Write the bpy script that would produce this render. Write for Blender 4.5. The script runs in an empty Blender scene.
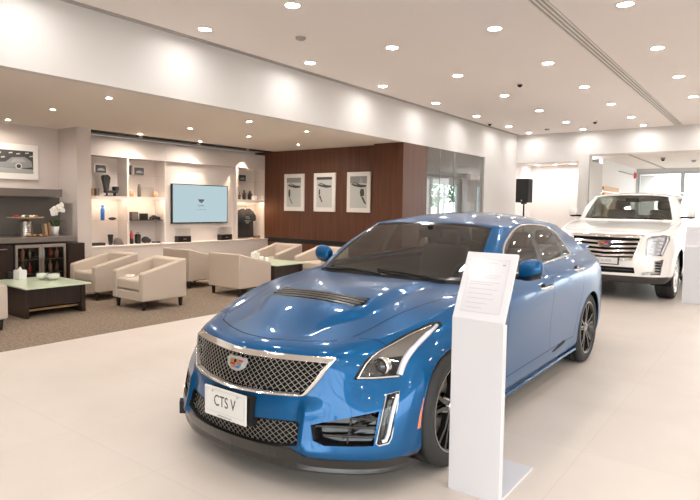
import bpy, bmesh, math, random
import numpy as np
from mathutils import Vector, Matrix
from mathutils.bvhtree import BVHTree
random.seed(7)
PI = math.pi
sc = bpy.context.scene
COL = sc.collection

# ------------------------------------------------------------------ materials
MATS = {}
def mat(name, col, rough=.5, metal=0., coat=0., trans=0., ior=1.5, emit=None, estr=0., alpha=1., spec=.5, coat_rough=.03):
    if name in MATS: return MATS[name]
    m = bpy.data.materials.new(name); m.use_nodes = True
    b = m.node_tree.nodes['Principled BSDF']
    b.inputs['Base Color'].default_value = (*col, 1)
    b.inputs['Roughness'].default_value = rough
    b.inputs['Metallic'].default_value = metal
    b.inputs['Coat Weight'].default_value = coat
    b.inputs['Coat Roughness'].default_value = coat_rough
    b.inputs['Transmission Weight'].default_value = trans
    b.inputs['IOR'].default_value = ior
    b.inputs['Specular IOR Level'].default_value = spec
    b.inputs['Alpha'].default_value = alpha
    if emit:
        b.inputs['Emission Color'].default_value = (*emit, 1)
        b.inputs['Emission Strength'].default_value = estr
    m.diffuse_color = (*col, 1)
    MATS[name] = m
    return m
def noise_mat(name, c1, c2, scale=(1, 1, 1), nscale=5., detail=6., rough=.5, coord='Object', bump=0., bscale=None, lo=.35, hi=.65, spec=.5, coat=0.):
    """two-colour noise over object coordinates, optional bump"""
    m = mat(name, c1, rough, spec=spec, coat=coat); nt = m.node_tree; N = nt.nodes; L = nt.links
    b = N['Principled BSDF']
    tc = N.new('ShaderNodeTexCoord'); mp = N.new('ShaderNodeMapping'); mp.inputs['Scale'].default_value = scale
    L.new(tc.outputs[coord], mp.inputs['Vector'])
    no = N.new('ShaderNodeTexNoise'); no.inputs['Scale'].default_value = nscale; no.inputs['Detail'].default_value = detail
    L.new(mp.outputs[0], no.inputs['Vector'])
    cr = N.new('ShaderNodeValToRGB'); cr.color_ramp.elements[0].color = (*c1, 1); cr.color_ramp.elements[1].color = (*c2, 1)
    cr.color_ramp.elements[0].position = lo; cr.color_ramp.elements[1].position = hi
    L.new(no.outputs['Fac'], cr.inputs[0]); L.new(cr.outputs[0], b.inputs['Base Color'])
    if bump:
        bp = N.new('ShaderNodeBump'); bp.inputs['Strength'].default_value = bump; bp.inputs['Distance'].default_value = .004
        if bscale:
            n2 = N.new('ShaderNodeTexNoise'); n2.inputs['Scale'].default_value = bscale; L.new(tc.outputs[coord], n2.inputs['Vector'])
            L.new(n2.outputs['Fac'], bp.inputs['Height'])
        else: L.new(no.outputs['Fac'], bp.inputs['Height'])
        L.new(bp.outputs[0], b.inputs['Normal'])
    return m
def glass_mat(name, tint=(1, 1, 1), refl=.08, rough=.0, ior=1.45):
    """thin pane: tinted see-through plus fresnel reflection"""
    if name in MATS: return MATS[name]
    m = bpy.data.materials.new(name); m.use_nodes = True; nt = m.node_tree; N = nt.nodes; L = nt.links
    N.remove(N['Principled BSDF']); out = N['Material Output']
    t = N.new('ShaderNodeBsdfTransparent'); t.inputs[0].default_value = (*tint, 1)
    g = N.new('ShaderNodeBsdfGlossy'); g.inputs['Roughness'].default_value = rough; g.inputs[0].default_value = (1, 1, 1, 1)
    f = N.new('ShaderNodeFresnel'); ge = N.new('ShaderNodeNewGeometry'); mr = N.new('ShaderNodeMapRange')   # same reflection on both faces of the pane
    mr.inputs['To Min'].default_value = ior; mr.inputs['To Max'].default_value = 1 / ior; L.new(ge.outputs['Backfacing'], mr.inputs['Value']); L.new(mr.outputs[0], f.inputs['IOR'])
    mx = N.new('ShaderNodeMixShader'); L.new(f.outputs[0], mx.inputs[0]); L.new(t.outputs[0], mx.inputs[1]); L.new(g.outputs[0], mx.inputs[2])
    L.new(mx.outputs[0], out.inputs[0]); MATS[name] = m
    m.diffuse_color = (*tint, .3)
    return m
def emit_mat(name, col, s):
    return mat(name, (0, 0, 0) if s > 0 else col, 1., emit=col, estr=s, spec=0)

# ------------------------------------------------------------------ mesh builder
class MB:
    def __init__(s): s.v = []; s.f = []; s.m = []; s.smooth = []; s.mi = 0; s.sm = False; s.T = None
    def mat(s, i): s.mi = i; return s
    def add(s, vs, fs, smooth=None):
        o = len(s.v)
        if s.T is not None: vs = [tuple(s.T @ Vector(p)) for p in vs]
        s.v += [tuple(p) for p in vs]
        for f in fs: s.f.append(tuple(o + i for i in f)); s.m.append(s.mi); s.smooth.append(s.sm if smooth is None else smooth)
        return s
    def box(s, x0, x1, y0, y1, z0, z1):
        vs = [(x, y, z) for z in (z0, z1) for y in (y0, y1) for x in (x0, x1)]
        return s.add(vs, [(0, 2, 3, 1), (4, 5, 7, 6), (0, 1, 5, 4), (2, 6, 7, 3), (0, 4, 6, 2), (1, 3, 7, 5)])
    def quad(s, a, b, c, d): return s.add([a, b, c, d], [(0, 1, 2, 3)])
    def prism(s, poly, a0, a1, axis='z'):
        """poly: list of 2D points; extruded a0..a1 along axis. plane axes: z:(x,y) y:(x,z) x:(y,z)"""
        def P(p, a): return {'z': (p[0], p[1], a), 'y': (p[0], a, p[1]), 'x': (a, p[0], p[1])}[axis]
        n = len(poly); vs = [P(p, a0) for p in poly] + [P(p, a1) for p in poly]
        fs = [tuple(range(n)), tuple(range(2 * n - 1, n - 1, -1))] + [(i, i + n, (i + 1) % n + n, (i + 1) % n) for i in range(n)]
        return s.add(vs, fs, False)
    def cyl(s, p0, p1, r0, r1=None, n=16, caps=True, smooth=True):
        r1 = r0 if r1 is None else r1
        p0 = Vector(p0); p1 = Vector(p1); d = (p1 - p0).normalized()
        a = d.orthogonal().normalized(); b = d.cross(a)
        vs = []
        for p, r in ((p0, r0), (p1, r1)):
            for i in range(n):
                t = 2 * PI * i / n; vs.append(tuple(p + r * (math.cos(t) * a + math.sin(t) * b)))
        s.add(vs, [(i, (i + 1) % n, (i + 1) % n + n, i + n) for i in range(n)], smooth)
        if caps:
            s.add(vs[:n], [tuple(range(n - 1, -1, -1))], False); s.add(vs[n:], [tuple(range(n))], False)
        return s
    def tube(s, pts, r, n=8, closed=False):
        pts = [Vector(p) for p in pts]; k = len(pts); vs = []; prev = None
        for i, p in enumerate(pts):
            if closed: d = (pts[(i + 1) % k] - pts[i - 1])
            else: d = pts[min(i + 1, k - 1)] - pts[max(i - 1, 0)]
            d.normalize()
            a = d.orthogonal().normalized() if prev is None else (prev - d * prev.dot(d)).normalized()
            prev = a; b = d.cross(a); rr = r[i] if isinstance(r, (list, tuple)) else r
            for j in range(n):
                t = 2 * PI * j / n; vs.append(tuple(p + rr * (math.cos(t) * a + math.sin(t) * b)))
        fs = []
        for i in range(k if closed else k - 1):
            for j in range(n):
                a0 = i * n + j; a1 = i * n + (j + 1) % n; b0 = ((i + 1) % k) * n + j; b1 = ((i + 1) % k) * n + (j + 1) % n
                fs.append((a0, a1, b1, b0))
        s.add(vs, fs, True)
        if not closed:
            s.add(vs[:n], [tuple(range(n - 1, -1, -1))], False); s.add(vs[-n:], [tuple(range(n))], False)
        return s
    def lathe(s, prof, c=(0, 0, 0), n=24, axis='z', smooth=True):
        """prof list of (r, h)"""
        vs = []; k = len(prof)
        for r, h in prof:
            for i in range(n):
                t = 2 * PI * i / n; x = r * math.cos(t); y = r * math.sin(t)
                p = {'z': (x, y, h), 'x': (h, x, y), 'y': (y, h, x)}[axis]
                vs.append((c[0] + p[0], c[1] + p[1], c[2] + p[2]))
        fs = [(i * n + j, i * n + (j + 1) % n, (i + 1) * n + (j + 1) % n, (i + 1) * n + j) for i in range(k - 1) for j in range(n)]
        return s.add(vs, fs, smooth)
    def ball(s, c, r, n=12, sz=(1, 1, 1)):
        prof = [(max(1e-4, math.sin(PI * i / n)), -math.cos(PI * i / n)) for i in range(n + 1)]
        vs = []; m = n * 2
        for a, h in prof:
            for j in range(m):
                t = 2 * PI * j / m; vs.append((c[0] + r * sz[0] * a * math.cos(t), c[1] + r * sz[1] * a * math.sin(t), c[2] + r * sz[2] * h))
        return s.add(vs, [(i * m + j, i * m + (j + 1) % m, (i + 1) * m + (j + 1) % m, (i + 1) * m + j) for i in range(n) for j in range(m)], True)
    def build(s, name, mats, parent=None, bevel=0, bseg=2, weld=0, subsurf=0, solidify=0, sangle=None):
        me = bpy.data.meshes.new(name); me.from_pydata(s.v, [], s.f); me.update()
        if not isinstance(mats, (list, tuple)): mats = [mats]
        for m in mats: me.materials.append(m)
        me.polygons.foreach_set('material_index', s.m); me.polygons.foreach_set('use_smooth', s.smooth)
        o = bpy.data.objects.new(name, me); COL.objects.link(o)
        if weld:
            bm = bmesh.new(); bm.from_mesh(me); bmesh.ops.remove_doubles(bm, verts=bm.verts, dist=weld)
            bmesh.ops.recalc_face_normals(bm, faces=bm.faces); bm.to_mesh(me); bm.free()
        if parent: o.parent = parent
        if solidify:
            md = o.modifiers.new('Solid', 'SOLIDIFY'); md.thickness = solidify; md.offset = 0
        if subsurf:
            md = o.modifiers.new('Sub', 'SUBSURF'); md.levels = subsurf; md.render_levels = subsurf
        if bevel:
            md = o.modifiers.new('Bev', 'BEVEL'); md.width = bevel; md.segments = bseg; md.limit_method = 'ANGLE'; md.angle_limit = math.radians(40)
            for p in me.polygons: p.use_smooth = True
            md.harden_normals = True
        return o
def tag(o, label=None, cat=None, group=None, kind=None):
    if label: o['label'] = label
    if cat: o['category'] = cat
    if group: o['group'] = group
    if kind: o['kind'] = kind
    return o
def thing(name, label, cat, loc=(0, 0, 0), rz=0., group=None):
    o = bpy.data.objects.new(name, None); COL.objects.link(o); o.empty_display_size = .1
    o.location = loc; o.rotation_euler = (0, 0, rz)
    return tag(o, label, cat, group)
def dup(root, loc, rz=None, label=None, group=None):
    r = root.copy(); COL.objects.link(r); r.location = loc
    if rz is not None: r.rotation_euler = (0, 0, rz)
    if label: r['label'] = label
    if group: r['group'] = group
    for ch in list(root.children):
        c = ch.copy(); COL.objects.link(c); c.parent = r
        for g in list(ch.children):
            d = g.copy(); COL.objects.link(d); d.parent = c
    return r
def struct(o): return tag(o, kind='structure')
def font_mesh(name, body, size, m, parent, loc, rot, extrude=.0006, align='CENTER', scale=(1, 1, 1), spacing=1.):
    cu = bpy.data.curves.new(name, 'FONT'); cu.body = body; cu.size = size; cu.extrude = extrude; cu.align_x = align; cu.align_y = 'CENTER'; cu.space_character = spacing
    o = bpy.data.objects.new(name, cu); COL.objects.link(o)
    dg = bpy.context.evaluated_depsgraph_get(); me = bpy.data.meshes.new_from_object(o.evaluated_get(dg)); me.name = name
    bpy.data.objects.remove(o); bpy.data.curves.remove(cu)
    me.materials.clear(); me.materials.append(m)
    o = bpy.data.objects.new(name, me); COL.objects.link(o); o.parent = parent; o.location = loc; o.rotation_euler = rot; o.scale = scale
    return o

# ------------------------------------------------------------------ camera
def camera():
    pit, rol, yaw = math.radians(3.07), math.radians(.87), math.radians(37.1)
    cd = bpy.data.cameras.new('camera'); cam = bpy.data.objects.new('camera', cd); COL.objects.link(cam)
    cd.sensor_width = 36; cd.lens = 566 * 36 / 700; cd.shift_y = -13 / 700; cd.clip_start = .05; cd.clip_end = 200
    c, s = math.cos(pit), math.sin(pit); cr, sr = math.cos(rol), math.sin(rol)
    right0, up0, fwd = Vector((1, 0, 0)), Vector((0, s, c)), Vector((0, c, -s))
    right = cr * right0 + sr * up0; up = -sr * right0 + cr * up0
    R = Matrix.Rotation(yaw, 3, 'Z')
    right, up, fwd = R @ right, R @ up, R @ fwd
    m = Matrix((right, up, -fwd)).transposed().to_4x4(); m.translation = (0, 0, 1.482)
    cam.matrix_world = m; sc.camera = cam
camera()
# ------------------------------------------------------------------ materials in use
mat('car_blue', (.0001, .080, .225), .30, .45, .6, coat_rough=.012, spec=.1)
mat('gloss_black', (.008, .008, .009), .12)
mat('matt_black', (.009, .009, .009), .7, spec=.2)
mat('chrome', (.86, .84, .82), .12, 1.)
mat('mesh_metal', (.55, .53, .50), .3, 1.)
mat('silver_paint', (.62, .62, .62), .3, .6)
mat('carbon', (.017, .015, .014), .28, coat=.3)
mat('plate_white', (.70, .69, .67), .4)
mat('ink_black', (.03, .03, .03), .6)
mat('ink_grey', (.25, .25, .25), .6)
mat('emblem_gold', (.65, .45, .12), .3, .8)
mat('emblem_red', (.5, .03, .03), .3)
mat('emblem_silver', (.8, .8, .8), .25, .9)
mat('emblem_blue', (.08, .15, .4), .3)
mat('amber', (.85, .22, .05), .25, coat=.5)
mat('lamp_white', (.80, .80, .88), .2)
mat('lamp_dark', (.05, .048, .045), .25, .3)
mat('reflector', (.17, .15, .132), .3, .4)
mat('projector', (.05, .05, .055), .05, .2, coat=1.)
mat('tail_red', (.25, .015, .015), .15, coat=.8)
mat('cabin_dark', (.06, .055, .05), .65)
mat('cabin_grey', (.30, .28, .26), .8)
mat('tyre', (.028, .027, .026), .75)
mat('rim_dark', (.055, .052, .05), .25, .8)
mat('rim_edge', (.45, .43, .41), .25, .9)
mat('brake', (.35, .34, .33), .35, .9)
glass_mat('car_glass', (.42, .45, .42), ior=1.6)
glass_mat('tinted_pane', (.42, .46, .48))  # tint added to dim the sky behind the side room windows
glass_mat('screen_glass', (.72, .73, .68), ior=1.75)
glass_mat('clear_lens', (.93, .93, .93))
mat('car_white', (.86, .84, .81), .3, 0, 1., coat_rough=.02)
mat('dark_plastic', (.045, .04, .037), .5)
mat('rim_bright', (.70, .68, .66), .2, 1.)
def tile_floor():
    m = noise_mat('floor_tiles', (.62, .55, .49), (.67, .60, .54), (1, 1, 1), 1.6, 5., .24, lo=.3, hi=.7, spec=.45)
    nt = m.node_tree; N = nt.nodes; L = nt.links; b = N['Principled BSDF']
    tc = N.new('ShaderNodeTexCoord'); br = N.new('ShaderNodeTexBrick'); br.offset = 0.; br.squash = 1.
    br.inputs['Scale'].default_value = 1.; br.inputs['Brick Width'].default_value = .9; br.inputs['Row Height'].default_value = .9; br.inputs['Mortar Size'].default_value = .0035
    br.inputs['Color1'].default_value = (1, 1, 1, 1); br.inputs['Color2'].default_value = (.975, .975, .97, 1); br.inputs['Mortar'].default_value = (.91, .905, .90, 1)
    L.new(tc.outputs['Object'], br.inputs['Vector'])
    mx = N.new('ShaderNodeMix'); mx.data_type = 'RGBA'; mx.blend_type = 'MULTIPLY'; mx.inputs['Factor'].default_value = 1.
    src = b.inputs['Base Color'].links[0].from_socket
    L.new(src, mx.inputs['A']); L.new(br.outputs['Color'], mx.inputs['B']); L.new(mx.outputs['Result'], b.inputs['Base Color'])
    n2 = N.new('ShaderNodeTexNoise'); n2.inputs['Scale'].default_value = 3.; L.new(tc.outputs['Object'], n2.inputs['Vector'])
    mr = N.new('ShaderNodeMapRange'); mr.inputs['To Min'].default_value = .30; mr.inputs['To Max'].default_value = .42
    L.new(n2.outputs['Fac'], mr.inputs['Value']); L.new(mr.outputs[0], b.inputs['Roughness'])
tile_floor()
noise_mat('carpet', (.165, .125, .092), (.29, .225, .172), (1, 1, 1), 38., 8., .95, bump=.6, bscale=220., spec=.1)
mat('wall_white', (.70, .675, .655), .7, spec=.3)
mat('ceiling_paint', (.86, .81, .78), .8, spec=.2)
mat('soffit_paint', (.82, .75, .69), .8, spec=.2)
mat('lounge_wall', (.63, .555, .52), .8, spec=.2)
mat('shelf_white', (.72, .65, .61), .45)
mat('wall_bright', (.86, .85, .84), .7)  # rear hall wall: extra brightness put into a whiter colour instead of light
mat('joint_grey', (.45, .40, .37), .7)
noise_mat('wood_panel', (.072, .025, .012), (.14, .054, .028), (7., 7., .25), 5., 6., .38, lo=.25, hi=.75, spec=.4)
noise_mat('dark_wood', (.018, .010, .008), (.035, .019, .014), (6., 6., .4), 5., 5., .3, lo=.3, hi=.7)
noise_mat('fabric_beige', (.49, .405, .335), (.57, .48, .40), (1, 1, 1), 260., 3., .9, bump=.25, spec=.15)
mat('leg_black', (.012, .010, .009), .4)
mat('worktop_grey', (.17, .145, .13), .35)
mat('backsplash', (.155, .135, .12), .55)
mat('slot_black', (.01, .01, .01), .8)
mat('slot_grey', (.36, .33, .31), .6)
mat('white_gloss', (.78, .75, .76), .28)
mat('kiosk_white', (.66, .655, .685), .3, coat=.3)
mat('frame_white', (.78, .74, .70), .45)
mat('steel', (.55, .52, .49), .28, 1.)
mat('paper_white', (.85, .82, .78), .8)
mat('leaf_green', (.05, .12, .035), .5)
mat('petal_white', (.85, .83, .78), .6)
mat('blue_plastic', (.03, .17, .55), .35)
mat('red_plastic', (.55, .05, .03), .35)
mat('orange_plastic', (.75, .33, .18), .4)
mat('brown_card', (.28, .15, .08), .7)
mat('tan_card', (.50, .33, .20), .7)
mat('fabric_black', (.030, .029, .029), .9)
mat('fabric_grey', (.13, .11, .10), .9)
mat('metal_gold', (.62, .46, .26), .3, 1.)
mat('window_frame', (.52, .60, .62), .5)
mat('board_orange', (.72, .42, .18), .6)
mat('alarm_red', (.7, .05, .04), .35)
mat('speaker_black', (.017, .016, .016), .7)
mat('photo_grey', (.24, .24, .24), .4)
mat('photo_dark', (.05, .048, .045), .4)
mat('photo_pale', (.52, .52, .50), .4)
mat('photo_mid', (.33, .33, .32), .4)
mat('pastry', (.45, .22, .08), .7)
mat('trunk_brown', (.16, .11, .08), .9)
glass_mat('clear_glass', (.96, .97, .96))
glass_mat('wall_glass', (.90, .90, .88), ior=1.42)
glass_mat('cooler_glass', (.55, .55, .52))
glass_mat('acrylic', (.94, .94, .93))
mat('table_glass', (.58, .66, .49), .3, coat=.5)
emit_mat('lamp_glow', (1, .97, .94), 74.)
emit_mat('lounge_lamp_glow', (1, .92, .82), 720.)
emit_mat('spot_glow', (1, .82, .62), 9.)
emit_mat('led_strip', (1, .80, .58), 26.)
emit_mat('tv_screen', (.62, .80, .86), .34)
emit_mat('daylight', (.93, .97, 1.), 2.2)
mat('tv_mark', (.05, .09, .11), .5)
# ------------------------------------------------------------------ blue sedan: body surface
def smooth(a, b, x):
    t = min(1, max(0, (x - a) / (b - a))); return t * t * (3 - 2 * t)
SH = [  # columns round the shell, front centre -> side -> rear centre; rows bottom -> shoulder; (u fwd, v left, z)
 [(.84,0,.17),(.895,0,.21),(.905,0,.27),(.90,0,.40),(.89,0,.47),(.845,0,.59),(.795,0,.70),(.70,0,.738)],
 [(.825,.22,.17),(.88,.22,.21),(.89,.22,.27),(.88,.22,.40),(.865,.22,.47),(.82,.22,.59),(.765,.22,.70),(.67,.22,.742)],
 [(.775,.43,.17),(.825,.43,.21),(.825,.43,.27),(.795,.43,.40),(.785,.43,.48),(.75,.43,.59),(.72,.42,.70),(.61,.42,.747)],
 [(.72,.58,.17),(.755,.58,.21),(.755,.58,.27),(.725,.57,.40),(.705,.565,.49),(.68,.56,.60),(.645,.555,.70),(.53,.55,.755)],
 [(.64,.70,.17),(.67,.71,.21),(.67,.71,.27),(.65,.70,.40),(.615,.695,.50),(.56,.685,.60),(.49,.67,.70),(.40,.65,.77)],
 [(.56,.79,.17),(.575,.80,.21),(.57,.81,.27),(.54,.81,.40),(.495,.80,.51),(.41,.79,.61),(.30,.765,.73),(.20,.72,.815)],
 [(.44,.84,.17),(.45,.86,.21),(.44,.87,.28),(.42,.875,.40),(.36,.87,.53),(.27,.855,.64),(.14,.82,.765),(.05,.76,.85)],
 [(.28,.86,.17),(.28,.885,.22),(.27,.895,.30),(.24,.905,.42),(.19,.905,.55),(.10,.895,.67),(-.01,.86,.79),(-.10,.785,.88)],
 [(0,.86,.17),(0,.90,.22),(0,.91,.30),(-.02,.92,.43),(-.05,.92,.56),(-.10,.91,.69),(-.18,.885,.82),(-.30,.80,.912)],
 [(-.42,.84,.17),(-.42,.88,.22),(-.42,.895,.30),(-.42,.905,.44),(-.42,.91,.57),(-.44,.912,.71),(-.47,.895,.845),(-.52,.805,.937)],
 [(-.85,.835,.175),(-.85,.875,.225),(-.85,.89,.31),(-.85,.895,.45),(-.85,.905,.59),(-.85,.914,.73),(-.85,.90,.865),(-.80,.80,.965)],
 [(-1.3,.84,.18),(-1.3,.878,.23),(-1.3,.888,.32),(-1.3,.893,.46),(-1.3,.905,.61),(-1.3,.916,.75),(-1.3,.90,.885),(-1.3,.80,.992)],
 [(-1.8,.84,.18),(-1.8,.878,.235),(-1.8,.888,.325),(-1.8,.895,.47),(-1.8,.905,.63),(-1.8,.918,.775),(-1.8,.90,.91),(-1.8,.795,1.018)],
 [(-2.25,.84,.185),(-2.25,.88,.24),(-2.25,.89,.33),(-2.25,.90,.48),(-2.25,.912,.65),(-2.25,.921,.80),(-2.25,.90,.93),(-2.25,.785,1.038)],
 [(-2.6,.85,.19),(-2.6,.89,.245),(-2.6,.905,.34),(-2.6,.915,.49),(-2.6,.924,.66),(-2.6,.925,.815),(-2.6,.895,.945),(-2.6,.77,1.05)],
 [(-2.95,.86,.19),(-2.95,.90,.25),(-2.95,.915,.35),(-2.95,.925,.50),(-2.95,.928,.67),(-2.95,.922,.825),(-2.95,.885,.955),(-2.95,.755,1.056)],
 [(-3.35,.84,.20),(-3.35,.87,.26),(-3.35,.885,.36),(-3.35,.89,.51),(-3.35,.893,.67),(-3.35,.885,.83),(-3.35,.85,.955),(-3.35,.73,1.058)],
 [(-3.70,.745,.22),(-3.72,.775,.28),(-3.73,.79,.38),(-3.74,.795,.52),(-3.73,.795,.68),(-3.72,.785,.83),(-3.70,.755,.95),(-3.68,.665,1.055)],
 [(-3.90,.62,.24),(-3.93,.655,.30),(-3.95,.67,.40),(-3.96,.675,.53),(-3.95,.672,.69),(-3.94,.66,.83),(-3.92,.635,.95),(-3.90,.57,1.06)],
 [(-4.02,.49,.25),(-4.05,.505,.31),(-4.07,.515,.42),(-4.07,.52,.54),(-4.05,.515,.69),(-4.04,.505,.84),(-4.02,.49,.955),(-3.99,.45,1.068)],
 [(-4.07,.34,.25),(-4.10,.345,.31),(-4.12,.35,.42),(-4.12,.35,.54),(-4.09,.35,.69),(-4.08,.345,.84),(-4.07,.34,.96),(-4.035,.33,1.075)],
 [(-4.085,.17,.25),(-4.115,.17,.31),(-4.135,.17,.42),(-4.135,.17,.54),(-4.105,.17,.69),(-4.095,.17,.84),(-4.08,.17,.96),(-4.05,.165,1.08)],
 [(-4.09,0,.25),(-4.12,0,.31),(-4.14,0,.42),(-4.14,0,.54),(-4.11,0,.69),(-4.10,0,.84),(-4.085,0,.96),(-4.055,0,1.08)],
]
def car_surface(SH, cu, cz, cowl, rear_base, rim, ruc, rzc, deck_u, deck_z, deck_v, bul_=(.016, .018), tip=.45, bulge=None, crease=(.35, .55, .45, .7, .6), line=0):
    V = []; Fc = []; idx = {}
    def vid(p):
        k = tuple(round(c, 5) for c in p)
        if k not in idx: idx[k] = len(V); V.append(p)
        return idx[k]
    def quads(G):
        for i in range(len(G) - 1):
            for j in range(len(G[0]) - 1):
                Fc.append((vid(G[i][j]), vid(G[i + 1][j]), vid(G[i + 1][j + 1]), vid(G[i][j + 1])))
    quads(SH)
    top = [c[7] for c in SH]
    # bonnet 7 x 5
    cowl = cowl + [top[10]]
    H = []
    for s in range(7):
        S = top[4 + s]; row = []
        for t in range(5):
            if s == 0: row.append(top[t]); continue
            if s == 6: row.append(cowl[t]); continue
            f = [0, .29, .57, .82, 1][t]
            if t == 4: row.append(S); continue
            a = [0, .12, .36, .70, 1][t]
            row.append((cu[s] + (S[0] - cu[s]) * a, S[1] * f, cz[s] + (S[2] - cz[s]) * f ** 2))
        H.append(row)
    quads(H)
    # greenhouse band: windscreen t0..4, side, rear glass
    base = cowl + top[11:17]; 
    base = base + rear_base
    B = []
    for b, r in zip(base, rim):
        col = []
        for k, w in enumerate((0, .33, .67, 1)):
            p = [b[i] + (r[i] - b[i]) * w for i in range(3)]
            bul = [0, bul_[0], bul_[1], 0][k]
            if abs(b[1] - r[1]) > .1 and b[1] > .7: p[1] += bul
            else: p[2] += bul
            col.append(tuple(p) if 0 < k < 3 else (b if k == 0 else r))
        B.append(col)
    quads(B)
    # roof 7 x 5
    Rf = []
    for s in range(7):
        S = rim[4 + s]; row = []
        for t in range(5):
            if s == 0: row.append(rim[t]); continue
            if s == 6: row.append(rim[14 - t]); continue
            if t == 4: row.append(S); continue
            f = [0, .34, .66, .88][t]; a = [0, .1, .4, .8][t]
            row.append((ruc[s] + (S[0] - ruc[s]) * a, S[1] * f, rzc[s] + (S[2] - rzc[s]) * f ** 2.4))
        Rf.append(row)
    quads(Rf)
    # boot lid 3 x 5
    D = []
    rb = list(reversed(rear_base)) + [top[16]]
    rr = [top[22], top[21], top[20], top[19], top[18]]
    for s in range(3):
        S = top[16 + s]; row = []
        for t in range(5):
            if s == 0: row.append(rb[t])
            elif s == 2: row.append(rr[t])
            elif t == 4: row.append(S)
            else:
                f = t / 4
                row.append((deck_u + .13 * f ** 2, deck_v[t], deck_z - .02 * f * f))
        D.append(row)
    quads(D)
    nh = len(V)
    T = np.array(V, float)
    # mirror to a whole body so the centre line is smooth
    idm = {}
    Vf = [tuple(p) for p in V]
    for i, p in enumerate(V):
        if abs(p[1]) < 1e-6: idm[i] = i
        else: idm[i] = len(Vf); Vf.append((p[0], -p[1], p[2]))
    Ff = list(Fc) + [tuple(idm[i] for i in reversed(f)) for f in Fc]
    tgt = np.array(Vf, float); cage = tgt.copy()
    me = bpy.data.meshes.new('cage_tmp'); me.from_pydata([tuple(p) for p in cage], [], Ff); me.update()
    cl = me.attributes.new('crease_edge', 'FLOAT', 'EDGE')
    shoulder = {}
    tv = [vid(p) for p in top]
    cr_e = {}
    def cre(a, b, w):
        cr_e[tuple(sorted((a, b)))] = w; cr_e[tuple(sorted((idm[a], idm[b])))] = w
    r5 = [vid(c[5]) for c in SH]
    if line: 
        for i in range(8, 17): cre(r5[i], r5[i + 1], line)
    for i in range(5, 10): cre(tv[i], tv[i + 1], crease[0])
    for i in range(10, 16): cre(tv[i], tv[i + 1], crease[1])
    for i in range(16, 22): cre(tv[i], tv[i + 1], crease[2])
    cw = [vid(p) for p in cowl]
    for i in range(4): cre(cw[i], cw[i + 1], crease[3])
    rbv = [vid(p) for p in [top[16]] + rear_base]
    for i in range(4): cre(rbv[i], rbv[i + 1], crease[4])
    ws = [vid(p) for p in B[3]]
    vals = [cr_e.get(tuple(sorted(e.vertices)), 0.) for e in me.edges]
    cl.data.foreach_set('value', vals)
    o = bpy.data.objects.new('cage_tmp', me); COL.objects.link(o)
    md = o.modifiers.new('s', 'SUBSURF'); md.levels = 1; md.render_levels = 1; md.use_limit_surface = True
    for it in range(3):
        dg = bpy.context.evaluated_depsgraph_get(); ev = o.evaluated_get(dg).to_mesh()
        lim = np.empty(len(ev.vertices) * 3); ev.vertices.foreach_get('co', lim); lim = lim.reshape(-1, 3)[:len(tgt)]
        o.evaluated_get(dg).to_mesh_clear()
        cage = cage + .8 * (tgt - lim)
        me.vertices.foreach_set('co', cage.ravel()); me.update()
    md.levels = 3
    dg = bpy.context.evaluated_depsgraph_get(); ev = o.evaluated_get(dg).to_mesh()
    bm = bmesh.new(); bm.from_mesh(ev); o.evaluated_get(dg).to_mesh_clear()
    bpy.data.objects.remove(o); bpy.data.meshes.remove(me)
    bmesh.ops.recalc_face_normals(bm, faces=bm.faces)
    if sum(f.normal.z * f.calc_area() for f in bm.faces if f.calc_center_median().z > 1.2) < 0: bmesh.ops.reverse_faces(bm, faces=bm.faces)
    # keep the left half
    bm.verts.ensure_lookup_table()
    bmesh.ops.delete(bm, geom=[v for v in bm.verts if v.co.y < -1e-4], context='VERTS')
    for v in bm.verts:
        if abs(v.co.y) < 1e-4: v.co.y = 0
    if bulge:
        for v in bm.verts: bulge(v)
    return bm
def sedan_bulge(v):      # power bulge of the bonnet
    u, y, z = v.co
    if u > -.70 and z > .70 and y < .66 and z > .74 + .20 * (.66 - u) - .12:
        vb = .26 + .11 * smooth(.48, .20, u); wd = .03 + .07 * smooth(.5, .1, u)
        h = .032 * smooth(.66, .25, u) * (1 - .8 * smooth(-.40, -.62, u))
        v.co.z += h * (1 - smooth(vb, vb + wd, y))
    # bumper fang: ridge between the grilles and the side air pocket
    if u > .3 and .19 < z < .52:
        vr = .445 + .05 * smooth(.50, .20, z) * smooth(.30, .20, z) ; e = y - vr; k = smooth(.19, .25, z) * (1 - smooth(.42, .51, z))
        d = (1 - smooth(0, .022, -e)) if e < 0 else (1 - smooth(0, .13, e))
        v.co.x += .030 * k * d
def sedan_surface():
    return car_surface(SH, [.70, .52, .30, .08, -.18, -.42, -.60], [.738, .786, .851, .902, .935, .949, .952],
        [(-.60, 0, .952), (-.605, .24, .954), (-.625, .48, .957), (-.68, .69, .960)],
        [(-3.42, .60, 1.06), (-3.50, .42, 1.066), (-3.55, .21, 1.07), (-3.57, 0, 1.072)],
        [(-1.40, 0, 1.368), (-1.395, .20, 1.366), (-1.365, .40, 1.36), (-1.315, .545, 1.348), (-1.40, .61, 1.338),
         (-1.65, .622, 1.362), (-2.0, .622, 1.372), (-2.3, .612, 1.368), (-2.58, .597, 1.352), (-2.83, .575, 1.326), (-3.0, .545, 1.295),
         (-3.04, .44, 1.312), (-3.07, .31, 1.324), (-3.09, .155, 1.331), (-3.10, 0, 1.333)],
        [-1.40, -1.65, -2.0, -2.3, -2.58, -2.83, -3.10], [1.368, 1.417, 1.443, 1.446, 1.430, 1.394, 1.333],
        -3.83, 1.078, [0, .19, .39, .56], bulge=sedan_bulge, line=.6)
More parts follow.
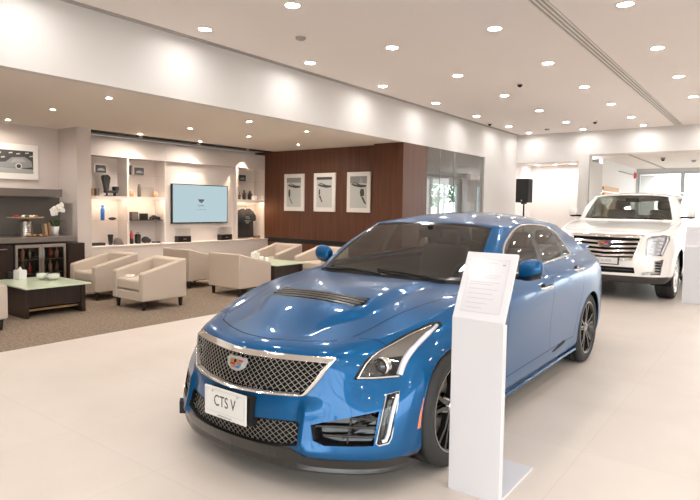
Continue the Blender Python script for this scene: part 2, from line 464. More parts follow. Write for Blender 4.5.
# ------------------------------------------------------------------ sedan: cutting the surface into its panels
def in_poly(p, poly):
    x, y = p; c = False; n = len(poly); j = n - 1
    for i in range(n):
        xi, yi = poly[i]; xj, yj = poly[j]
        if (yi > y) != (yj > y) and x < (xj - xi) * (y - yi) / (yj - yi) + xi: c = not c
        j = i
    return c
PROJ = {'u': (1, 2), 'v': (0, 2), 'z': (0, 1)}      # drop axis -> kept coordinates of (u, v, z)
def knife(bm, poly, axis, filt, closed=True):
    a, b = PROJ[axis]
    xs = [p[0] for p in poly]; ys = [p[1] for p in poly]; m = .06
    cand = [f for f in bm.faces if filt(f) and max(v.co[a] for v in f.verts) > min(xs) - m and min(v.co[a] for v in f.verts) < max(xs) + m
            and max(v.co[b] for v in f.verts) > min(ys) - m and min(v.co[b] for v in f.verts) < max(ys) + m]
    n = len(poly)
    for i in range(n if closed else n - 1):
        p, q = poly[i], poly[(i + 1) % n]
        lo = (min(p[0], q[0]) - 1e-4, min(p[1], q[1]) - 1e-4); hi = (max(p[0], q[0]) + 1e-4, max(p[1], q[1]) + 1e-4)
        sub = []
        for f in cand:
            if not f.is_valid: continue
            A = [v.co[a] for v in f.verts]; B_ = [v.co[b] for v in f.verts]
            if max(A) >= lo[0] and min(A) <= hi[0] and max(B_) >= lo[1] and min(B_) <= hi[1]: sub.append(f)
        if not sub: continue
        co = [0, 0, 0]; co[a] = p[0]; co[b] = p[1]
        no = [0, 0, 0]; no[a] = -(q[1] - p[1]); no[b] = q[0] - p[0]
        if abs(no[a]) + abs(no[b]) < 1e-7: continue
        es = set(); vs = set()
        for f in sub: es.update(f.edges); vs.update(f.verts)
        r = bmesh.ops.bisect_plane(bm, geom=list(vs) + list(es) + sub, dist=1e-5, plane_co=co, plane_no=no)
        cand = [f for f in cand if f.is_valid] + [g for g in r['geom'] if isinstance(g, bmesh.types.BMFace)]
        cand = list({f: 1 for f in cand})
def arcpts(c, r, a0, a1, n):
    return [(c[0] + r * math.cos(math.radians(a0 + (a1 - a0) * i / n)), c[1] + r * math.sin(math.radians(a0 + (a1 - a0) * i / n))) for i in range(n + 1)]
def offset_strip(line, w):
    """closed strip polygon of width w round an open polyline"""
    L = []; R = []
    for i, p in enumerate(line):
        a = line[max(i - 1, 0)]; b = line[min(i + 1, len(line) - 1)]
        d = math.hypot(b[0] - a[0], b[1] - a[1]); nx, ny = -(b[1] - a[1]) / d, (b[0] - a[0]) / d
        L.append((p[0] + nx * w / 2, p[1] + ny * w / 2)); R.append((p[0] - nx * w / 2, p[1] - ny * w / 2))
    return L + R[::-1]
def inset(poly, w):
    n = len(poly); area = sum(poly[i][0] * poly[(i + 1) % n][1] - poly[(i + 1) % n][0] * poly[i][1] for i in range(n)); s = 1 if area > 0 else -1
    out = []
    for i in range(n):
        p0, p, p1 = poly[i - 1], poly[i], poly[(i + 1) % n]
        d0 = math.hypot(p[0] - p0[0], p[1] - p0[1]); d1 = math.hypot(p1[0] - p[0], p1[1] - p[1])
        n0 = (-(p[1] - p0[1]) / d0 * s, (p[0] - p0[0]) / d0 * s); n1 = (-(p1[1] - p[1]) / d1 * s, (p1[0] - p[0]) / d1 * s)
        mx, my = n0[0] + n1[0], n0[1] + n1[1]; k = w / max(.35, (mx * n0[0] + my * n0[1]))
        out.append((p[0] + mx * k, p[1] + my * k))
    return out
def spl(pts, n=4, closed=False):
    """Catmull-Rom resample of 2D/3D points"""
    out = []; k = len(pts)
    for i in range(k if closed else k - 1):
        P = [pts[(i + j) % k] if closed else pts[min(max(i + j, 0), k - 1)] for j in (-1, 0, 1, 2)]
        for j in range(n):
            t = j / n
            out.append(tuple(.5 * (2 * P[1][c] + (P[2][c] - P[0][c]) * t + (2 * P[0][c] - 5 * P[1][c] + 4 * P[2][c] - P[3][c]) * t * t + (3 * P[1][c] - P[0][c] - 3 * P[2][c] + P[3][c]) * t ** 3) for c in range(len(pts[0]))))
    if not closed: out.append(pts[-1])
    return out

GRILLE = [(-.06, .692), (.08, .692), (.25, .696), (.42, .700), (.535, .703), (.548, .692), (.497, .592), (.452, .520), (.44, .507), (.41, .500), (.255, .494), (.13, .490), (-.06, .486)]
LOWGR = [(-.06, .352), (.09, .358), (.20, .372), (.41, .378), (.43, .366), (.440, .275), (.425, .258), (.33, .243), (.09, .235), (-.06, .234)]
HEADL = spl([(.632, .592), (.636, .624), (.651, .687), (.671, .719), (.700, .759), (.738, .798), (.775, .826)], 3) + spl([(.800, .828), (.818, .815), (.820, .796), (.806, .742), (.795, .688), (.794, .644), (.800, .602)], 3) + [(.785, .590), (.70, .589)]
FOG = [(.492, .372), (.765, .446), (.764, .280), (.56, .274), (.512, .298)]
DRL = [(.772, .520), (.812, .532), (.822, .47), (.822, .311), (.815, .288), (.785, .280), (.772, .29)]
MARK = [(.340, .480), (.316, .478), (.332, .41), (.366, .328), (.392, .325), (.376, .40)]
HOOD = spl([(.700, 0), (.690, .12), (.645, .28), (.575, .43)], 4) + spl([(.53, .485), (.46, .515), (.204, .566), (-.185, .665), (-.55, .745)], 5)
VENT = [(.10, -.06), (.10, .30), (.085, .355), (.19, .375), (.225, .33), (.24, .18), (.245, -.06)]
WSCR = [(-.622, -.06), (-.622, 0), (-.628, .24), (-.652, .48), (-.70, .655), (-.73, .668), (-1.0, .615), (-1.285, .545), (-1.34, .40), (-1.372, .2), (-1.38, 0), (-1.38, -.06)]
RWIN = [(-3.12, -.06), (-3.12, 0), (-3.11, .16), (-3.085, .31), (-3.05, .45), (-3.08, .50), (-3.38, .60), (-3.44, .56), (-3.49, .42), (-3.53, .21), (-3.545, 0), (-3.545, -.06)]
DLO = spl([(-.895, .995), (-1.13, 1.182), (-1.34, 1.272), (-1.59, 1.340), (-1.80, 1.358), (-2.12, 1.351), (-2.34, 1.325), (-2.46, 1.28), (-2.58, 1.17), (-2.69, 1.066)], 4)[:-1] + [(-2.69, 1.066), (-2.66, 1.052), (-2.3, 1.046), (-1.8, 1.026), (-1.3, 1.002)]
FGL = [(-.95, 1.012), (-1.14, 1.160), (-1.345, 1.252), (-1.58, 1.318), (-1.75, 1.336), (-1.70, 1.043), (-1.3, 1.022)]
RGL = [(-1.825, 1.339), (-2.10, 1.334), (-2.30, 1.310), (-2.355, 1.297), (-2.37, 1.066), (-2.3, 1.064), (-1.79, 1.046)]
QGL = [(-2.395, 1.280), (-2.45, 1.25), (-2.55, 1.15), (-2.61, 1.073), (-2.405, 1.069)]
FDOOR = spl([(-1.765, 1.025), (-1.705, .80), (-1.70, .50), (-1.735, .34)], 4) + [(-1.735, .335), (-.80, .325)] + spl([(-.80, .325), (-.775, .45), (-.755, .70), (-.80, .94), (-.84, .985)], 4)
RDOOR = spl([(-2.46, 1.045), (-2.56, .90), (-2.53, .72), (-2.46, .56), (-2.40, .40), (-2.37, .335)], 4) + [(-1.745, .335)]
APRON = [(-.06, .246), (.40, .250), (.47, .205), (1.0, .198), (1.0, .10), (-.06, .10)]
ARCH_F, ARCH_R = (0., .333), (-2.86, .333)
WR = .338

def build_sedan(cx, cy):
    root = thing('sedan_car', 'metallic blue sports sedan with mesh grille, vented bonnet and dark wheels, closest to the camera', 'car', (cx, cy, 0))
    paint = MATS['car_blue']; blk = MATS['gloss_black']; mtb = MATS['matt_black']; chr_ = MATS['chrome']; gls = MATS['car_glass']
    bm = sedan_surface(); raw = bm.copy()
    surf = BVHTree.FromBMesh(raw)
    def on_u(v, z, u0=2.):   # first hit looking back along -u
        r = surf.ray_cast(Vector((u0, abs(v), z)), Vector((-1, 0, 0)))[0]
        return None if r is None else r.x
    def on_z(u, v):
        r = surf.ray_cast(Vector((u, abs(v), 3)), Vector((0, 0, -1)))
        return r[0].z
    def on_v(u, z):
        r = surf.ray_cast(Vector((u, 2.5, z)), Vector((0, -1, 0)))
        return r[0].y
    front = lambda f: f.calc_center_median().x > -.05 and f.normal.x > .12
    def frontz(f): c = f.calc_center_median(); return c.x > -.05 and f.normal.x > .02
    side = lambda f: f.calc_center_median().y > .48 and f.normal.y > .25
    top = lambda f: f.normal.z > .15 and f.calc_center_median().z > .6
    arch_f = [(.362 * math.cos(t) + ARCH_F[0], .362 * math.sin(t) + ARCH_F[1]) for t in [math.radians(a) for a in range(-50, 231, 5)]]
    arch_r = [(.366 * math.cos(t) + ARCH_R[0], .366 * math.sin(t) + ARCH_R[1]) for t in [math.radians(a) for a in range(-50, 231, 5)]]
    GW = .0055
    g_h = offset_strip(HOOD, GW); g_b = offset_strip([(.485, .508), (.395, .70)], .004)
    g_f = offset_strip(FDOOR, GW); g_r = offset_strip(RDOOR, GW)
    dlo_in = inset(DLO, .011)
    ws_in = [(-.645, -.06), (-.645, 0), (-.655, .24), (-.68, .48), (-.72, .63), (-1.0, .588), (-1.255, .522), (-1.30, .39), (-1.332, .2), (-1.338, 0), (-1.338, -.06)]
    cowl = [(-.565, -.06), (-.565, 0), (-.57, .24), (-.59, .48), (-.64, .655), (-.70, .70), (-.70, .655), (-.652, .48), (-.628, .24), (-.622, 0), (-.622, -.06)]
    for poly, ax, fl in ((GRILLE, 'u', front), (LOWGR, 'u', front), (HEADL, 'u', frontz), (FOG, 'u', front), (DRL, 'u', frontz),
                         (MARK, 'v', side), (arch_f, 'v', side), (arch_r, 'v', side), (VENT, 'z', top), (g_h, 'z', top), (g_b, 'z', top),
                         (WSCR, 'z', top), (ws_in, 'z', top), (cowl, 'z', top), (RWIN, 'z', top), (DLO, 'v', side), (dlo_in, 'v', side), (FGL, 'v', side), (RGL, 'v', side), (QGL, 'v', side),
                         (g_f, 'v', side), (g_r, 'v', side), (APRON, 'u', frontz)):
        knife(bm, poly, ax, fl)
    hood_poly = [(.70, -.06)] + HOOD + [(-.565, .73), (-.565, -.06)]
    fd_poly = FDOOR + [(-1.2, 1.0)]; rd_poly = RDOOR + FDOOR[:13][::-1]
    groups = {}
    for f in bm.faces:
        c = f.calc_center_median(); u, v, z = c; n = f.normal
        uv = (u, v); uz = (u, z); vz = (v, z)
        k = 'body'
        if frontz(f) and in_poly(vz, HEADL): k = 'headlight_lens'
        elif frontz(f) and in_poly(vz, DRL): k = 'running_light_lens'
        elif front(f) and (in_poly(vz, GRILLE) or in_poly(vz, LOWGR) or in_poly(vz, FOG)): k = None
        elif side(f) and (in_poly(uz, arch_f) or in_poly(uz, arch_r)): k = None
        elif v > .4 and z < .70 and (in_poly(uz, arch_f) or in_poly(uz, arch_r)): k = None
        elif frontz(f) and u > .30 and in_poly(vz, APRON): k = 'apron'
        elif side(f) and in_poly(uz, MARK): k = 'side_marker'
        elif side(f) and in_poly(uz, DLO):
            k = 'window_trim'
            if in_poly(uz, dlo_in):
                k = 'window_pillar'
                if in_poly(uz, FGL): k = 'front_window'
                elif in_poly(uz, RGL): k = 'rear_door_window'
                elif in_poly(uz, QGL): k = 'quarter_window'
        elif top(f) and in_poly(uv, WSCR): k = 'windscreen' if in_poly(uv, ws_in) else 'windscreen_border'
        elif top(f) and in_poly(uv, RWIN): k = 'rear_window'
        elif top(f) and in_poly(uv, cowl): k = 'cowl'
        elif top(f) and in_poly(uv, VENT) and u > -.05: k = None
        elif top(f) and in_poly(uv, g_h) or top(f) and in_poly(uv, g_b): k = None
        elif side(f) and (in_poly(uz, g_f) or in_poly(uz, g_r)): k = None
        elif top(f) and u > -.565 and in_poly(uv, hood_poly): k = 'bonnet'
        elif side(f) and z < 1.06 and in_poly(uz, fd_poly): k = 'front_door'
        elif side(f) and z < 1.06 and in_poly(uz, rd_poly): k = 'rear_door'
        if k: groups.setdefault(k, []).append(f)
    spec = {'body': (paint, 1), 'bonnet': (paint, 1), 'front_door': (paint, 2), 'rear_door': (paint, 2), 'headlight_lens': (MATS['clear_lens'], 2), 'running_light_lens': (MATS['clear_lens'], 2),
            'side_marker': (MATS['amber'], 2), 'window_trim': (chr_, 2), 'window_pillar': (MATS['dark_plastic'], 2), 'front_window': (gls, 2), 'rear_door_window': (gls, 2), 'quarter_window': (gls, 2),
            'windscreen': (MATS['screen_glass'], 1), 'windscreen_border': (blk, 1), 'rear_window': (gls, 1), 'cowl': (mtb, 1), 'apron': (MATS['carbon'], 1)}
    # smooth normals of the uncut surface, so cuts leave no shading marks
    raw.verts.ensure_lookup_table(); raw.normal_update()
    raw.faces.ensure_lookup_table()
    def nrm(p):
        loc, n, i, d = surf.find_nearest(p)
        f = raw.faces[i]; w = [1 / ((v.co - p).length + 1e-5) ** 2 for v in f.verts]
        r = Vector()
        for a, v in zip(w, f.verts): r += a * v.normal
        return r.normalized()
    for v in raw.verts:     # centre line normals have no sideways lean
        if v.co.y < 1e-5: n = v.normal; v.normal = Vector((n.x, 0, n.z)).normalized()
    def export(name, faces, m, mode):
        """mode 1: one object both halves; mode 2: one object each side"""
        ids = {}; vs = []; fs = []; ns = []
        for f in faces:
            t = []
            for v in f.verts:
                if v not in ids: ids[v] = len(vs); vs.append(v.co.copy()); ns.append(nrm(v.co))
                t.append(ids[v])
            fs.append(t)
        def mk(vs, fs, ns):
            me = bpy.data.meshes.new(name); me.from_pydata([(p.y, -p.x, p.z) for p in vs], [], fs); me.update()
            me.materials.append(m)
            for p in me.polygons: p.use_smooth = True
            me.normals_split_custom_set_from_vertices([(n.y, -n.x, n.z) for n in ns])
            o = bpy.data.objects.new(name, me); COL.objects.link(o); o.parent = root; return o
        L = (vs, fs, ns); Rv = [Vector((p.x, -p.y, p.z)) for p in vs]; Rn = [Vector((n.x, -n.y, n.z)) for n in ns]
        if mode == 1:
            mp = {}; av = list(vs); an = list(ns)
            for i, p in enumerate(vs):
                if abs(p.y) < 1e-5: mp[i] = i
                else: mp[i] = len(av); av.append(Rv[i]); an.append(Rn[i])
            return [mk(av, fs + [[mp[i] for i in reversed(t)] for t in fs], an)]
        return [mk(*L), mk(Rv, [list(reversed(t)) for t in fs], Rn)]
    made = {k: export(k, fl, *spec[k]) for k, fl in groups.items()}
    for k, w in (('front_door', 'front_window'), ('rear_door', 'rear_door_window')):
        for d, g in zip(made[k], made[w]): g.parent = d
    def P(u, v, z): return (v, -u, z)
    # dark inner shell behind the gaps
    ib = MB(); ids = {}; fs = []
    for f in raw.faces:
        c = f.calc_center_median()
        if c.z > 1.0 or c.x > .45 or math.hypot(c.x - ARCH_F[0], c.z - ARCH_F[1]) < .42 or math.hypot(c.x - ARCH_R[0], c.z - ARCH_R[1]) < .42: continue
        if c.z > .80 and .0 < c.x < .35 and c.y < .42: continue
        fs.append([(v.co - nrm(v.co) * .014) for v in f.verts])
    for q in fs:
        ib.add([P(*p) for p in q], [tuple(range(len(q)))]); ib.add([P(p.x, -p.y, p.z) for p in q], [tuple(range(len(q) - 1, -1, -1))])
    ib.build('inner_shell', mtb, root, weld=1e-4)
    # floor pan and wheel housings
    fp = MB(); fp.box(-.56, .56, 2.45, 3.85, .22, .26).box(-.78, .78, .42, 2.42, .19, .23).box(-.58, .58, -.55, .42, .20, .24).box(-.6, .6, 2.4, 3.3, .24, .30)
    fp.build('floor_pan', mtb, root)
    for ac, r, vo in ((ARCH_F, .366, .875), (ARCH_R, .370, .84)):
        for s in (-1, 1):
            a = MB(); vs = []; n = 28
            for i in range(n + 1):
                t = math.radians(-28 + 236 * i / n); vs += [P(ac[0] + r * math.cos(t), s * .60, ac[1] + r * math.sin(t)), P(ac[0] + r * math.cos(t), s * vo, ac[1] + r * math.sin(t))]
            a.add(vs, [(2 * i, 2 * i + 1, 2 * i + 3, 2 * i + 2) for i in range(n)] + [tuple(range(0, 2 * n + 2, 2))], True)
            a.build('wheel_housing', mtb, root)
            lp = MB()   # thin arch lip
            pts = []
            for i in range(-6, 60):
                t = math.radians(i * 4 - 20); uu, zz = ac[0] + (r - .003) * math.cos(t), ac[1] + (r - .003) * math.sin(t)
                if zz < .19: continue
                pts.append(P(uu, s * (on_v(uu, zz) - .004), zz))
            lp.tube(pts, .006, 6); lp.build('arch_lip', paint, root)
    # ---- grille with chrome surround
    def ring(name, outer, inner, m, h=.014, closed=True, dz=0):
        """band between two (v, z) outlines, standing h proud of the surface"""
        b = MB(); n = len(outer); vs = []
        for (p, q) in zip(outer, inner):
            u0 = on_u(*p) or .6; u1 = on_u(*q) or .6
            vs += [P(u0 - .03, p[0], p[1]), P(u0 + h * .4, p[0], p[1]), P(u0 + h, p[0] * .75 + q[0] * .25, p[1] * .75 + q[1] * .25), P(u1 + h, q[0] * .75 + p[0] * .25, q[1] * .75 + p[1] * .25), P(u1 + .002, q[0], q[1]), P(u1 - .05, q[0], q[1])]
        k = 6; fs = []
        for i in range(n if closed else n - 1):
            j = (i + 1) % n
            for a in range(k - 1): fs.append((i * k + a, j * k + a, j * k + a + 1, i * k + a + 1))
        b.add(vs, fs, False); return b.build(name, m, root, bevel=.003, bseg=2, weld=1e-5)
    def whole(half):   # half outline (starts and ends past the centre line) -> closed outline
        h = [p for p in half if p[0] > 0]; t0 = half[0][1]; b0 = half[-1][1]
        return [(0, t0)] + h + [(0, b0)] + [(-p[0], p[1]) for p in reversed(h)]
    def dens(poly, d=.05):
        out = []
        for i, p in enumerate(poly):
            q = poly[(i + 1) % len(poly)]; n = max(1, int(math.hypot(q[0] - p[0], q[1] - p[1]) / d))
            out += [(p[0] + (q[0] - p[0]) * j / n, p[1] + (q[1] - p[1]) * j / n) for j in range(n)]
        return out
    G = dens(whole(GRILLE)); cxg, czg = 0, .60
    def shrink(poly, wt, ws, wb):
        out = []
        for p in poly:
            s = 1 if p[0] >= 0 else -1
            edge = abs(p[0]) > .43 and p[1] > .505 and p[1] < .695
            if p[1] > .685 and abs(p[0]) < .53: out.append((p[0] * .975, p[1] - wt))
            elif edge or abs(p[0]) > .43:
                out.append((p[0] - s * ws, min(max(p[1], .486 + wb + .012), .70 - wt)))
            else: out.append((p[0] * .985, p[1] + wb))
        return out
    Gi = shrink(G, .030, .024, .016)
    surround = ring('grille_surround', G, Gi, chr_, .016)
    def mesh_panel(name, poly, m, back, step=.036, r=.0018, depth=.018, parent=None):
        b = MB(); x0, x1 = min(p[0] for p in poly), max(p[0] for p in poly); z0, z1 = min(p[1] for p in poly), max(p[1] for p in poly)
        sl = .80
        for sg in (1, -1):
            c = x0 - (z1 - z0) / sl; 
            while c < x1 + (z1 - z0) / sl:
                run = []
                N = 26
                for i in range(N + 1):
                    z = z0 + (z1 - z0) * i / N; v = c + sg * (z - z0) / sl
                    if in_poly((v, z), poly):
                        u = on_u(v, z)
                        if u: run.append(P(u - depth + (.0015 if sg > 0 else -.0015), v, z))
                    else:
                        if len(run) > 1: b.tube(run[::2] + ([run[-1]] if len(run) % 2 == 0 else []), r, 4)
                        run = []
                if len(run) > 1: b.tube(run[::2] + ([run[-1]] if len(run) % 2 == 0 else []), r, 4)
                c += step
        o = b.build(name, m, parent or root)
        k = MB(); d = dens(poly, .04); vs = []
        for p in d:
            u = on_u(p[0], p[1]) or .6; vs.append(P(u - depth - .035, p[0], p[1]))
        ce = [P((on_u(0, .6) or .8) - depth - .04, 0, sum(p[1] for p in poly) / len(poly))]
        # backing as strips of columns
        N = 40; vs = []; fs = []
        cols = []
        for i in range(N + 1):
            v = x0 + (x1 - x0) * (i + .002) / (N + .004); zz = []
            for j in range(len(poly)):
                p, q = poly[j], poly[(j + 1) % len(poly)]
                if (p[0] - v) * (q[0] - v) <= 0 and abs(p[0] - q[0]) > 1e-9: zz.append(p[1] + (q[1] - p[1]) * (v - p[0]) / (q[0] - p[0]))
            if len(zz) > 1:
                lo, hi = min(zz) - .012, max(zz) + .012
                cols.append((v, lo, hi))
        for v, lo, hi in cols:
            ul = min(on_u(v, lo) or .7, on_u(v, hi) or .7, on_u(v, (lo + hi) / 2) or .7) - depth - .03
            vs += [P(ul, v, lo), P(ul, v, hi)]
        fs = [(2 * i, 2 * i + 1, 2 * i + 3, 2 * i + 2) for i in range(len(cols) - 1)]
        k.add(vs, fs, True); k.build('grille_backing', mtb, parent or root)
        return o
    mesh_panel('grille_mesh', Gi, MATS['mesh_metal'], mtb)
    LG = whole(LOWGR); mesh_panel('lower_grille_mesh', LG, MATS['mesh_metal'], mtb, depth=.025)
    lgd = dens(LG); ring('lower_grille_rim', lgd, [(p[0] * .985, p[1] + (.006 if p[1] < .3 else -.006)) for p in lgd], mtb, .001)
    # ---- emblem
    def crest(parent, c, s, nrm_tilt=0., name='emblem', rz=0.):
        e = MB(); W, H = .080 * s, .040 * s
        outline = [(-1, .55), (-.80, 1), (-.45, .86), (0, 1), (.45, .86), (.80, 1), (1, .55), (.86, -.35), (.45, -.85), (0, -1), (-.45, -.85), (-.86, -.35)]
        o = [(x * W, z * H) for x, z in outline]
        e.prism(o, -.010 * s, 0, 'y')
        ob = e.build(name, MATS['silver_paint'], parent, bevel=.0025 * s)
        ob.location = c; ob.rotation_euler = (nrm_tilt, 0, rz)
        sh = [(-.66, .62), (.66, .62), (.60, -.25), (.32, -.62), (0, -.75), (-.32, -.62), (-.60, -.25)]
        cols = [('emblem_gold', -.62, -.22, .08, .55), ('gloss_black', -.22, .0, .08, .55), ('emblem_gold', 0., .2, .08, .55), ('emblem_red', .2, .62, .32, .55), ('emblem_silver', .2, .62, .08, .32),
                ('emblem_red', -.56, -.05, -.28, .04), ('emblem_silver', -.05, .56, -.28, .04), ('emblem_gold', -.40, .0, -.6, -.32), ('emblem_blue', 0., .40, -.6, -.32)]
        for mn, x0, x1, z0, z1 in cols:
            q = MB(); q.box(x0 * W, x1 * W, -.0125 * s, -.009 * s, z0 * H, z1 * H); f = q.build('emblem_field', MATS[mn], ob)
        return ob
    ue = on_u(0, .612)
    crest(root, (0, -(ue + .004), .612), 1.0, math.radians(-18))
    # ---- number plate
    bk = MB(); bk.box(-.150, .185, -.915, -.86, .318, .475); bk.build('plate_bracket', mtb, root, bevel=.008)
    pl = MB(); pl.box(-.167, .167, -.934, -.924, .322, .486); plate = pl.build('number_plate', MATS['plate_white'], root, bevel=.004); 
    pb = MB()
    for x0, x1, z0, z1 in ((-.155, .155, .4705, .473), (-.155, .155, .349, .3515), (-.155, -.1525, .3515, .4705), (.1525, .155, .3515, .4705)): pb.box(x0, x1, -.9352, -.9338, z0, z1)
    pb.build('plate_border', MATS['silver_paint'], plate)
    font_mesh('plate_text', 'CTS V', .085, MATS['ink_black'], plate, (.0, -.9345, .412), (PI / 2, 0, 0), .0004, scale=(.78, 1, 1))
    font_mesh('plate_dealer_text', 'cadillacarabia.com', .016, MATS['ink_grey'], plate, (0, -.9345, .336), (PI / 2, 0, 0), .0003)
    for x in (-.10, .10):
        q = MB(); q.cyl((x, -.9345, .463), (x, -.938, .463), .006, n=10); q.build('plate_bolt', MATS['silver_paint'], plate)
    # ---- splitter lip
    sp = [(.885, 0), (.868, .18), (.84, .36), (.79, .49), (.715, .63), (.60, .77), (.46, .845), (.335, .875)]
    sp = spl(sp, 4); full = [(u, -v) for u, v in sp[:0:-1]] + sp
    b = MB(); vs = []
    for u, v in full:
        a = abs(v); zt = .240 if a < .40 else .240 - .038 * smooth(.40, .50, a); vt = v * (.97 if a > .5 else .985)
        ut = (on_u(vt, zt) or u - .05) + .004; ui = u * .80 - .02; vi = v * (.86 if a > .5 else .93)
        vs += [P(ui, vi, .134), P(u, v, .128), P(u + .003, v, .136), P(u * .7 + ut * .3 - .006, v * .7 + vt * .3, .128 + (zt - .128) * .36), P(ut, vt, zt), P(ut - .05, vt * .95, zt)]
    k = 6; fs = []
    for i in range(len(full) - 1):
        for a in range(k): fs.append((i * k + a, (i + 1) * k + a, (i + 1) * k + (a + 1) % k, i * k + (a + 1) % k))
    b.add(vs, fs + [tuple(range(k)), tuple(range(len(vs) - 1, len(vs) - k - 1, -1))], False); b.build('splitter', MATS['carbon'], root, weld=1e-5)
    for s in (-1,):   # upright fin at the lip corner
        q = MB(); pts = [(.70, .655, .135), (.635, .73, .135), (.63, .73, .19), (.655, .71, .212), (.69, .67, .205)]; n = len(pts)
        vs = [P(u + .022, s * (v + .030), z) for u, v, z in pts] + [P(u - .004, s * (v - .004), z) for u, v, z in pts]
        q.add(vs, [tuple(range(n)), tuple(range(2 * n - 1, n - 1, -1))] + [(i, i + n, (i + 1) % n + n, (i + 1) % n) for i in range(n)]); q.build('splitter_fin', MATS['slot_black'], root)
    # ---- side pockets of the bumper, running lights, headlights
    for s in (-1, 1):
        d = dens(FOG, .03)
        q = MB(); vs = []
        for v, z in d:
            u = on_u(v, z); vs += [P(u, s * v, z), P(u - .01, s * (v * .985 + .010), z * .985 + .0054), P(u - .07, s * (v * .93 + .044), z * .93 + .024)]
        n = len(d); fs = [(3 * i + a, 3 * ((i + 1) % n) + a, 3 * ((i + 1) % n) + a + 1, 3 * i + a + 1) for i in range(n) for a in (0, 1)] + [tuple(3 * i + 2 for i in range(n))]
        q.add(vs, fs, False); pk = q.build('air_pocket', blk, root, weld=1e-5)
        for zz in (.318, .362, .405):
            q = MB(); pts = [P(on_u(v, zz) - .022, s * v, zz) for v in [.50 + .26 * i / 7 for i in range(8)] if in_poly((v, zz), FOG)]
            if len(pts) > 1: q.tube(pts, .0075, 6); q.build('pocket_slat', MATS['carbon'], pk)
        q = MB(); q.tube([P(on_u(.645, z) - .03, s * .645, z) for z in (.282, .32, .37, .41)], .005, 6); q.build('pocket_rib', MATS['carbon'], pk)
        # running light: white light bar in a black-and-chrome housing
        q = MB(); vs = []; d = dens(DRL, .03); n = len(d)
        for v, z in d:
            u = on_u(v, z); vs += [P(u - .001, s * v, z), P(u - .035, s * (v * .9 + .08), z * .97 + .012)]
        q.add(vs, [(2 * i, 2 * ((i + 1) % n), 2 * ((i + 1) % n) + 1, 2 * i + 1) for i in range(n)] + [tuple(2 * i + 1 for i in range(n))], False)
        hs = q.build('running_light', blk, root, weld=1e-5)
        q = MB(); q.tube([P(on_u(v, z) - .012, s * v, z) for v, z in ((.806, .515), (.808, .46), (.808, .40), (.806, .33), (.80, .30), (.788, .296))], .010, 8); q.build('light_bar', MATS['lamp_white'], hs)
        q = MB(); q.tube([P(on_u(v, z) + .001, s * v, z) for v, z in DRL], .0035, 6, closed=True); q.build('running_light_rim', MATS['silver_paint'], hs)
        # headlight housing
        d = dens(HEADL, .03); n = len(d); q = MB(); vs = []
        cu_ = Vector((.40, .745, .68))
        for v, z in d:
            u = on_u(v, z); 
            if u is None: u = on_u(v - .012, z - .008) or .1
            p = Vector((u, v, z)); ins = p + (cu_ - p) * .10 + Vector((-.035, -.012, -.03)) 
            vs += [P(p.x, s * p.y, p.z), P(ins.x, s * ins.y, ins.z)]
        fs = [(2 * i, 2 * ((i + 1) % n), 2 * ((i + 1) % n) + 1, 2 * i + 1) for i in range(n)]
        q.add(vs, fs, True)
        # floor of the housing: rows across the outline
        hs2 = q.build('headlight', MATS['lamp_dark'], root, weld=1e-5)
        q = MB(); rows = []
        for i in range(25):
            z = .594 + (.822 - .594) * i / 24; xs = []
            for j in range(len(HEADL)):
                p0, p1 = HEADL[j], HEADL[(j + 1) % len(HEADL)]
                if (p0[1] - z) * (p1[1] - z) <= 0 and abs(p0[1] - p1[1]) > 1e-9: xs.append(p0[0] + (p1[0] - p0[0]) * (z - p0[1]) / (p1[1] - p0[1]))
            if len(xs) > 1:
                lo, hi = min(xs) + .002, max(xs) - .002; row = []
                for t in range(7):
                    v = lo + (hi - lo) * t / 6; u = on_u(v, z) or on_u(v - .01, z - .01) or 0
                    row.append(P(u - .030, s * (v - .010), z - .022))
                rows.append(row)
        vs = [p for r in rows for p in r]
        q.add(vs, [(7 * i + j, 7 * i + j + 1, 7 * i + j + 8, 7 * i + j + 7) for i in range(len(rows) - 1) for j in range(6)], True)
        q.m = [0 if i // 6 > 8 else 1 for i in range(len(q.f))]; q.build('reflector', [MATS['reflector'], MATS['lamp_dark']], hs2)
        q = MB(); up = spl([(.652, .685), (.678, .725), (.71, .757), (.745, .79), (.785, .816)], 3); lo = spl([(.768, .692), (.768, .715), (.772, .745), (.785, .778), (.803, .808)], 3)
        vs = []
        for (a, b), (c_, d_) in zip(up, lo):
            for f in (0, .33, .67, 1):
                v, z = a + (c_ - a) * f, b + (d_ - b) * f; vs.append(P((on_u(v, z) or .1) - .013, s * (v - .004), z - .008))
        q.add(vs, [(4 * i + j, 4 * i + j + 1, 4 * i + j + 5, 4 * i + j + 4) for i in range(len(up) - 1) for j in range(3)], True); q.build('lamp_brow', MATS['reflector'], hs2)
        # projector, its bezel and the lamp strip along the outer edge
        pu = on_u(.695, .655); q = MB()
        q.lathe([(.001, .035), (.018, .033), (.031, .022), (.036, .004), (.037, -.02)], n=20, axis='y')
        o = q.build('projector', MATS['projector'], hs2); o.location = P(pu - .042, s * .698, .642); o.rotation_euler = (PI, 0, 0)
        q = MB(); q.lathe([(.037, -.01), (.041, .016), (.046, .018), (.050, .010), (.050, -.02)], n=24, axis='y')
        o = q.build('projector_bezel', chr_, hs2); o.location = P(pu - .042, s * .698, .642); o.rotation_euler = (PI, 0, 0)
        q = MB(); st = [(.788, .60), (.782, .65), (.783, .69), (.793, .74), (.805, .79), (.806, .812)]
        q.tube([P((on_u(v, z) or .1) - .014, s * (v - .010), z - .004) for v, z in spl(st, 3)], [.019] * 8 + [.016] * 4 + [.011] * 4, 8); q.build('lamp_strip', MATS['lamp_white'], hs2)
        q = MB(); st = [(.642, .602), (.66, .70), (.705, .755), (.742, .792), (.78, .818)]
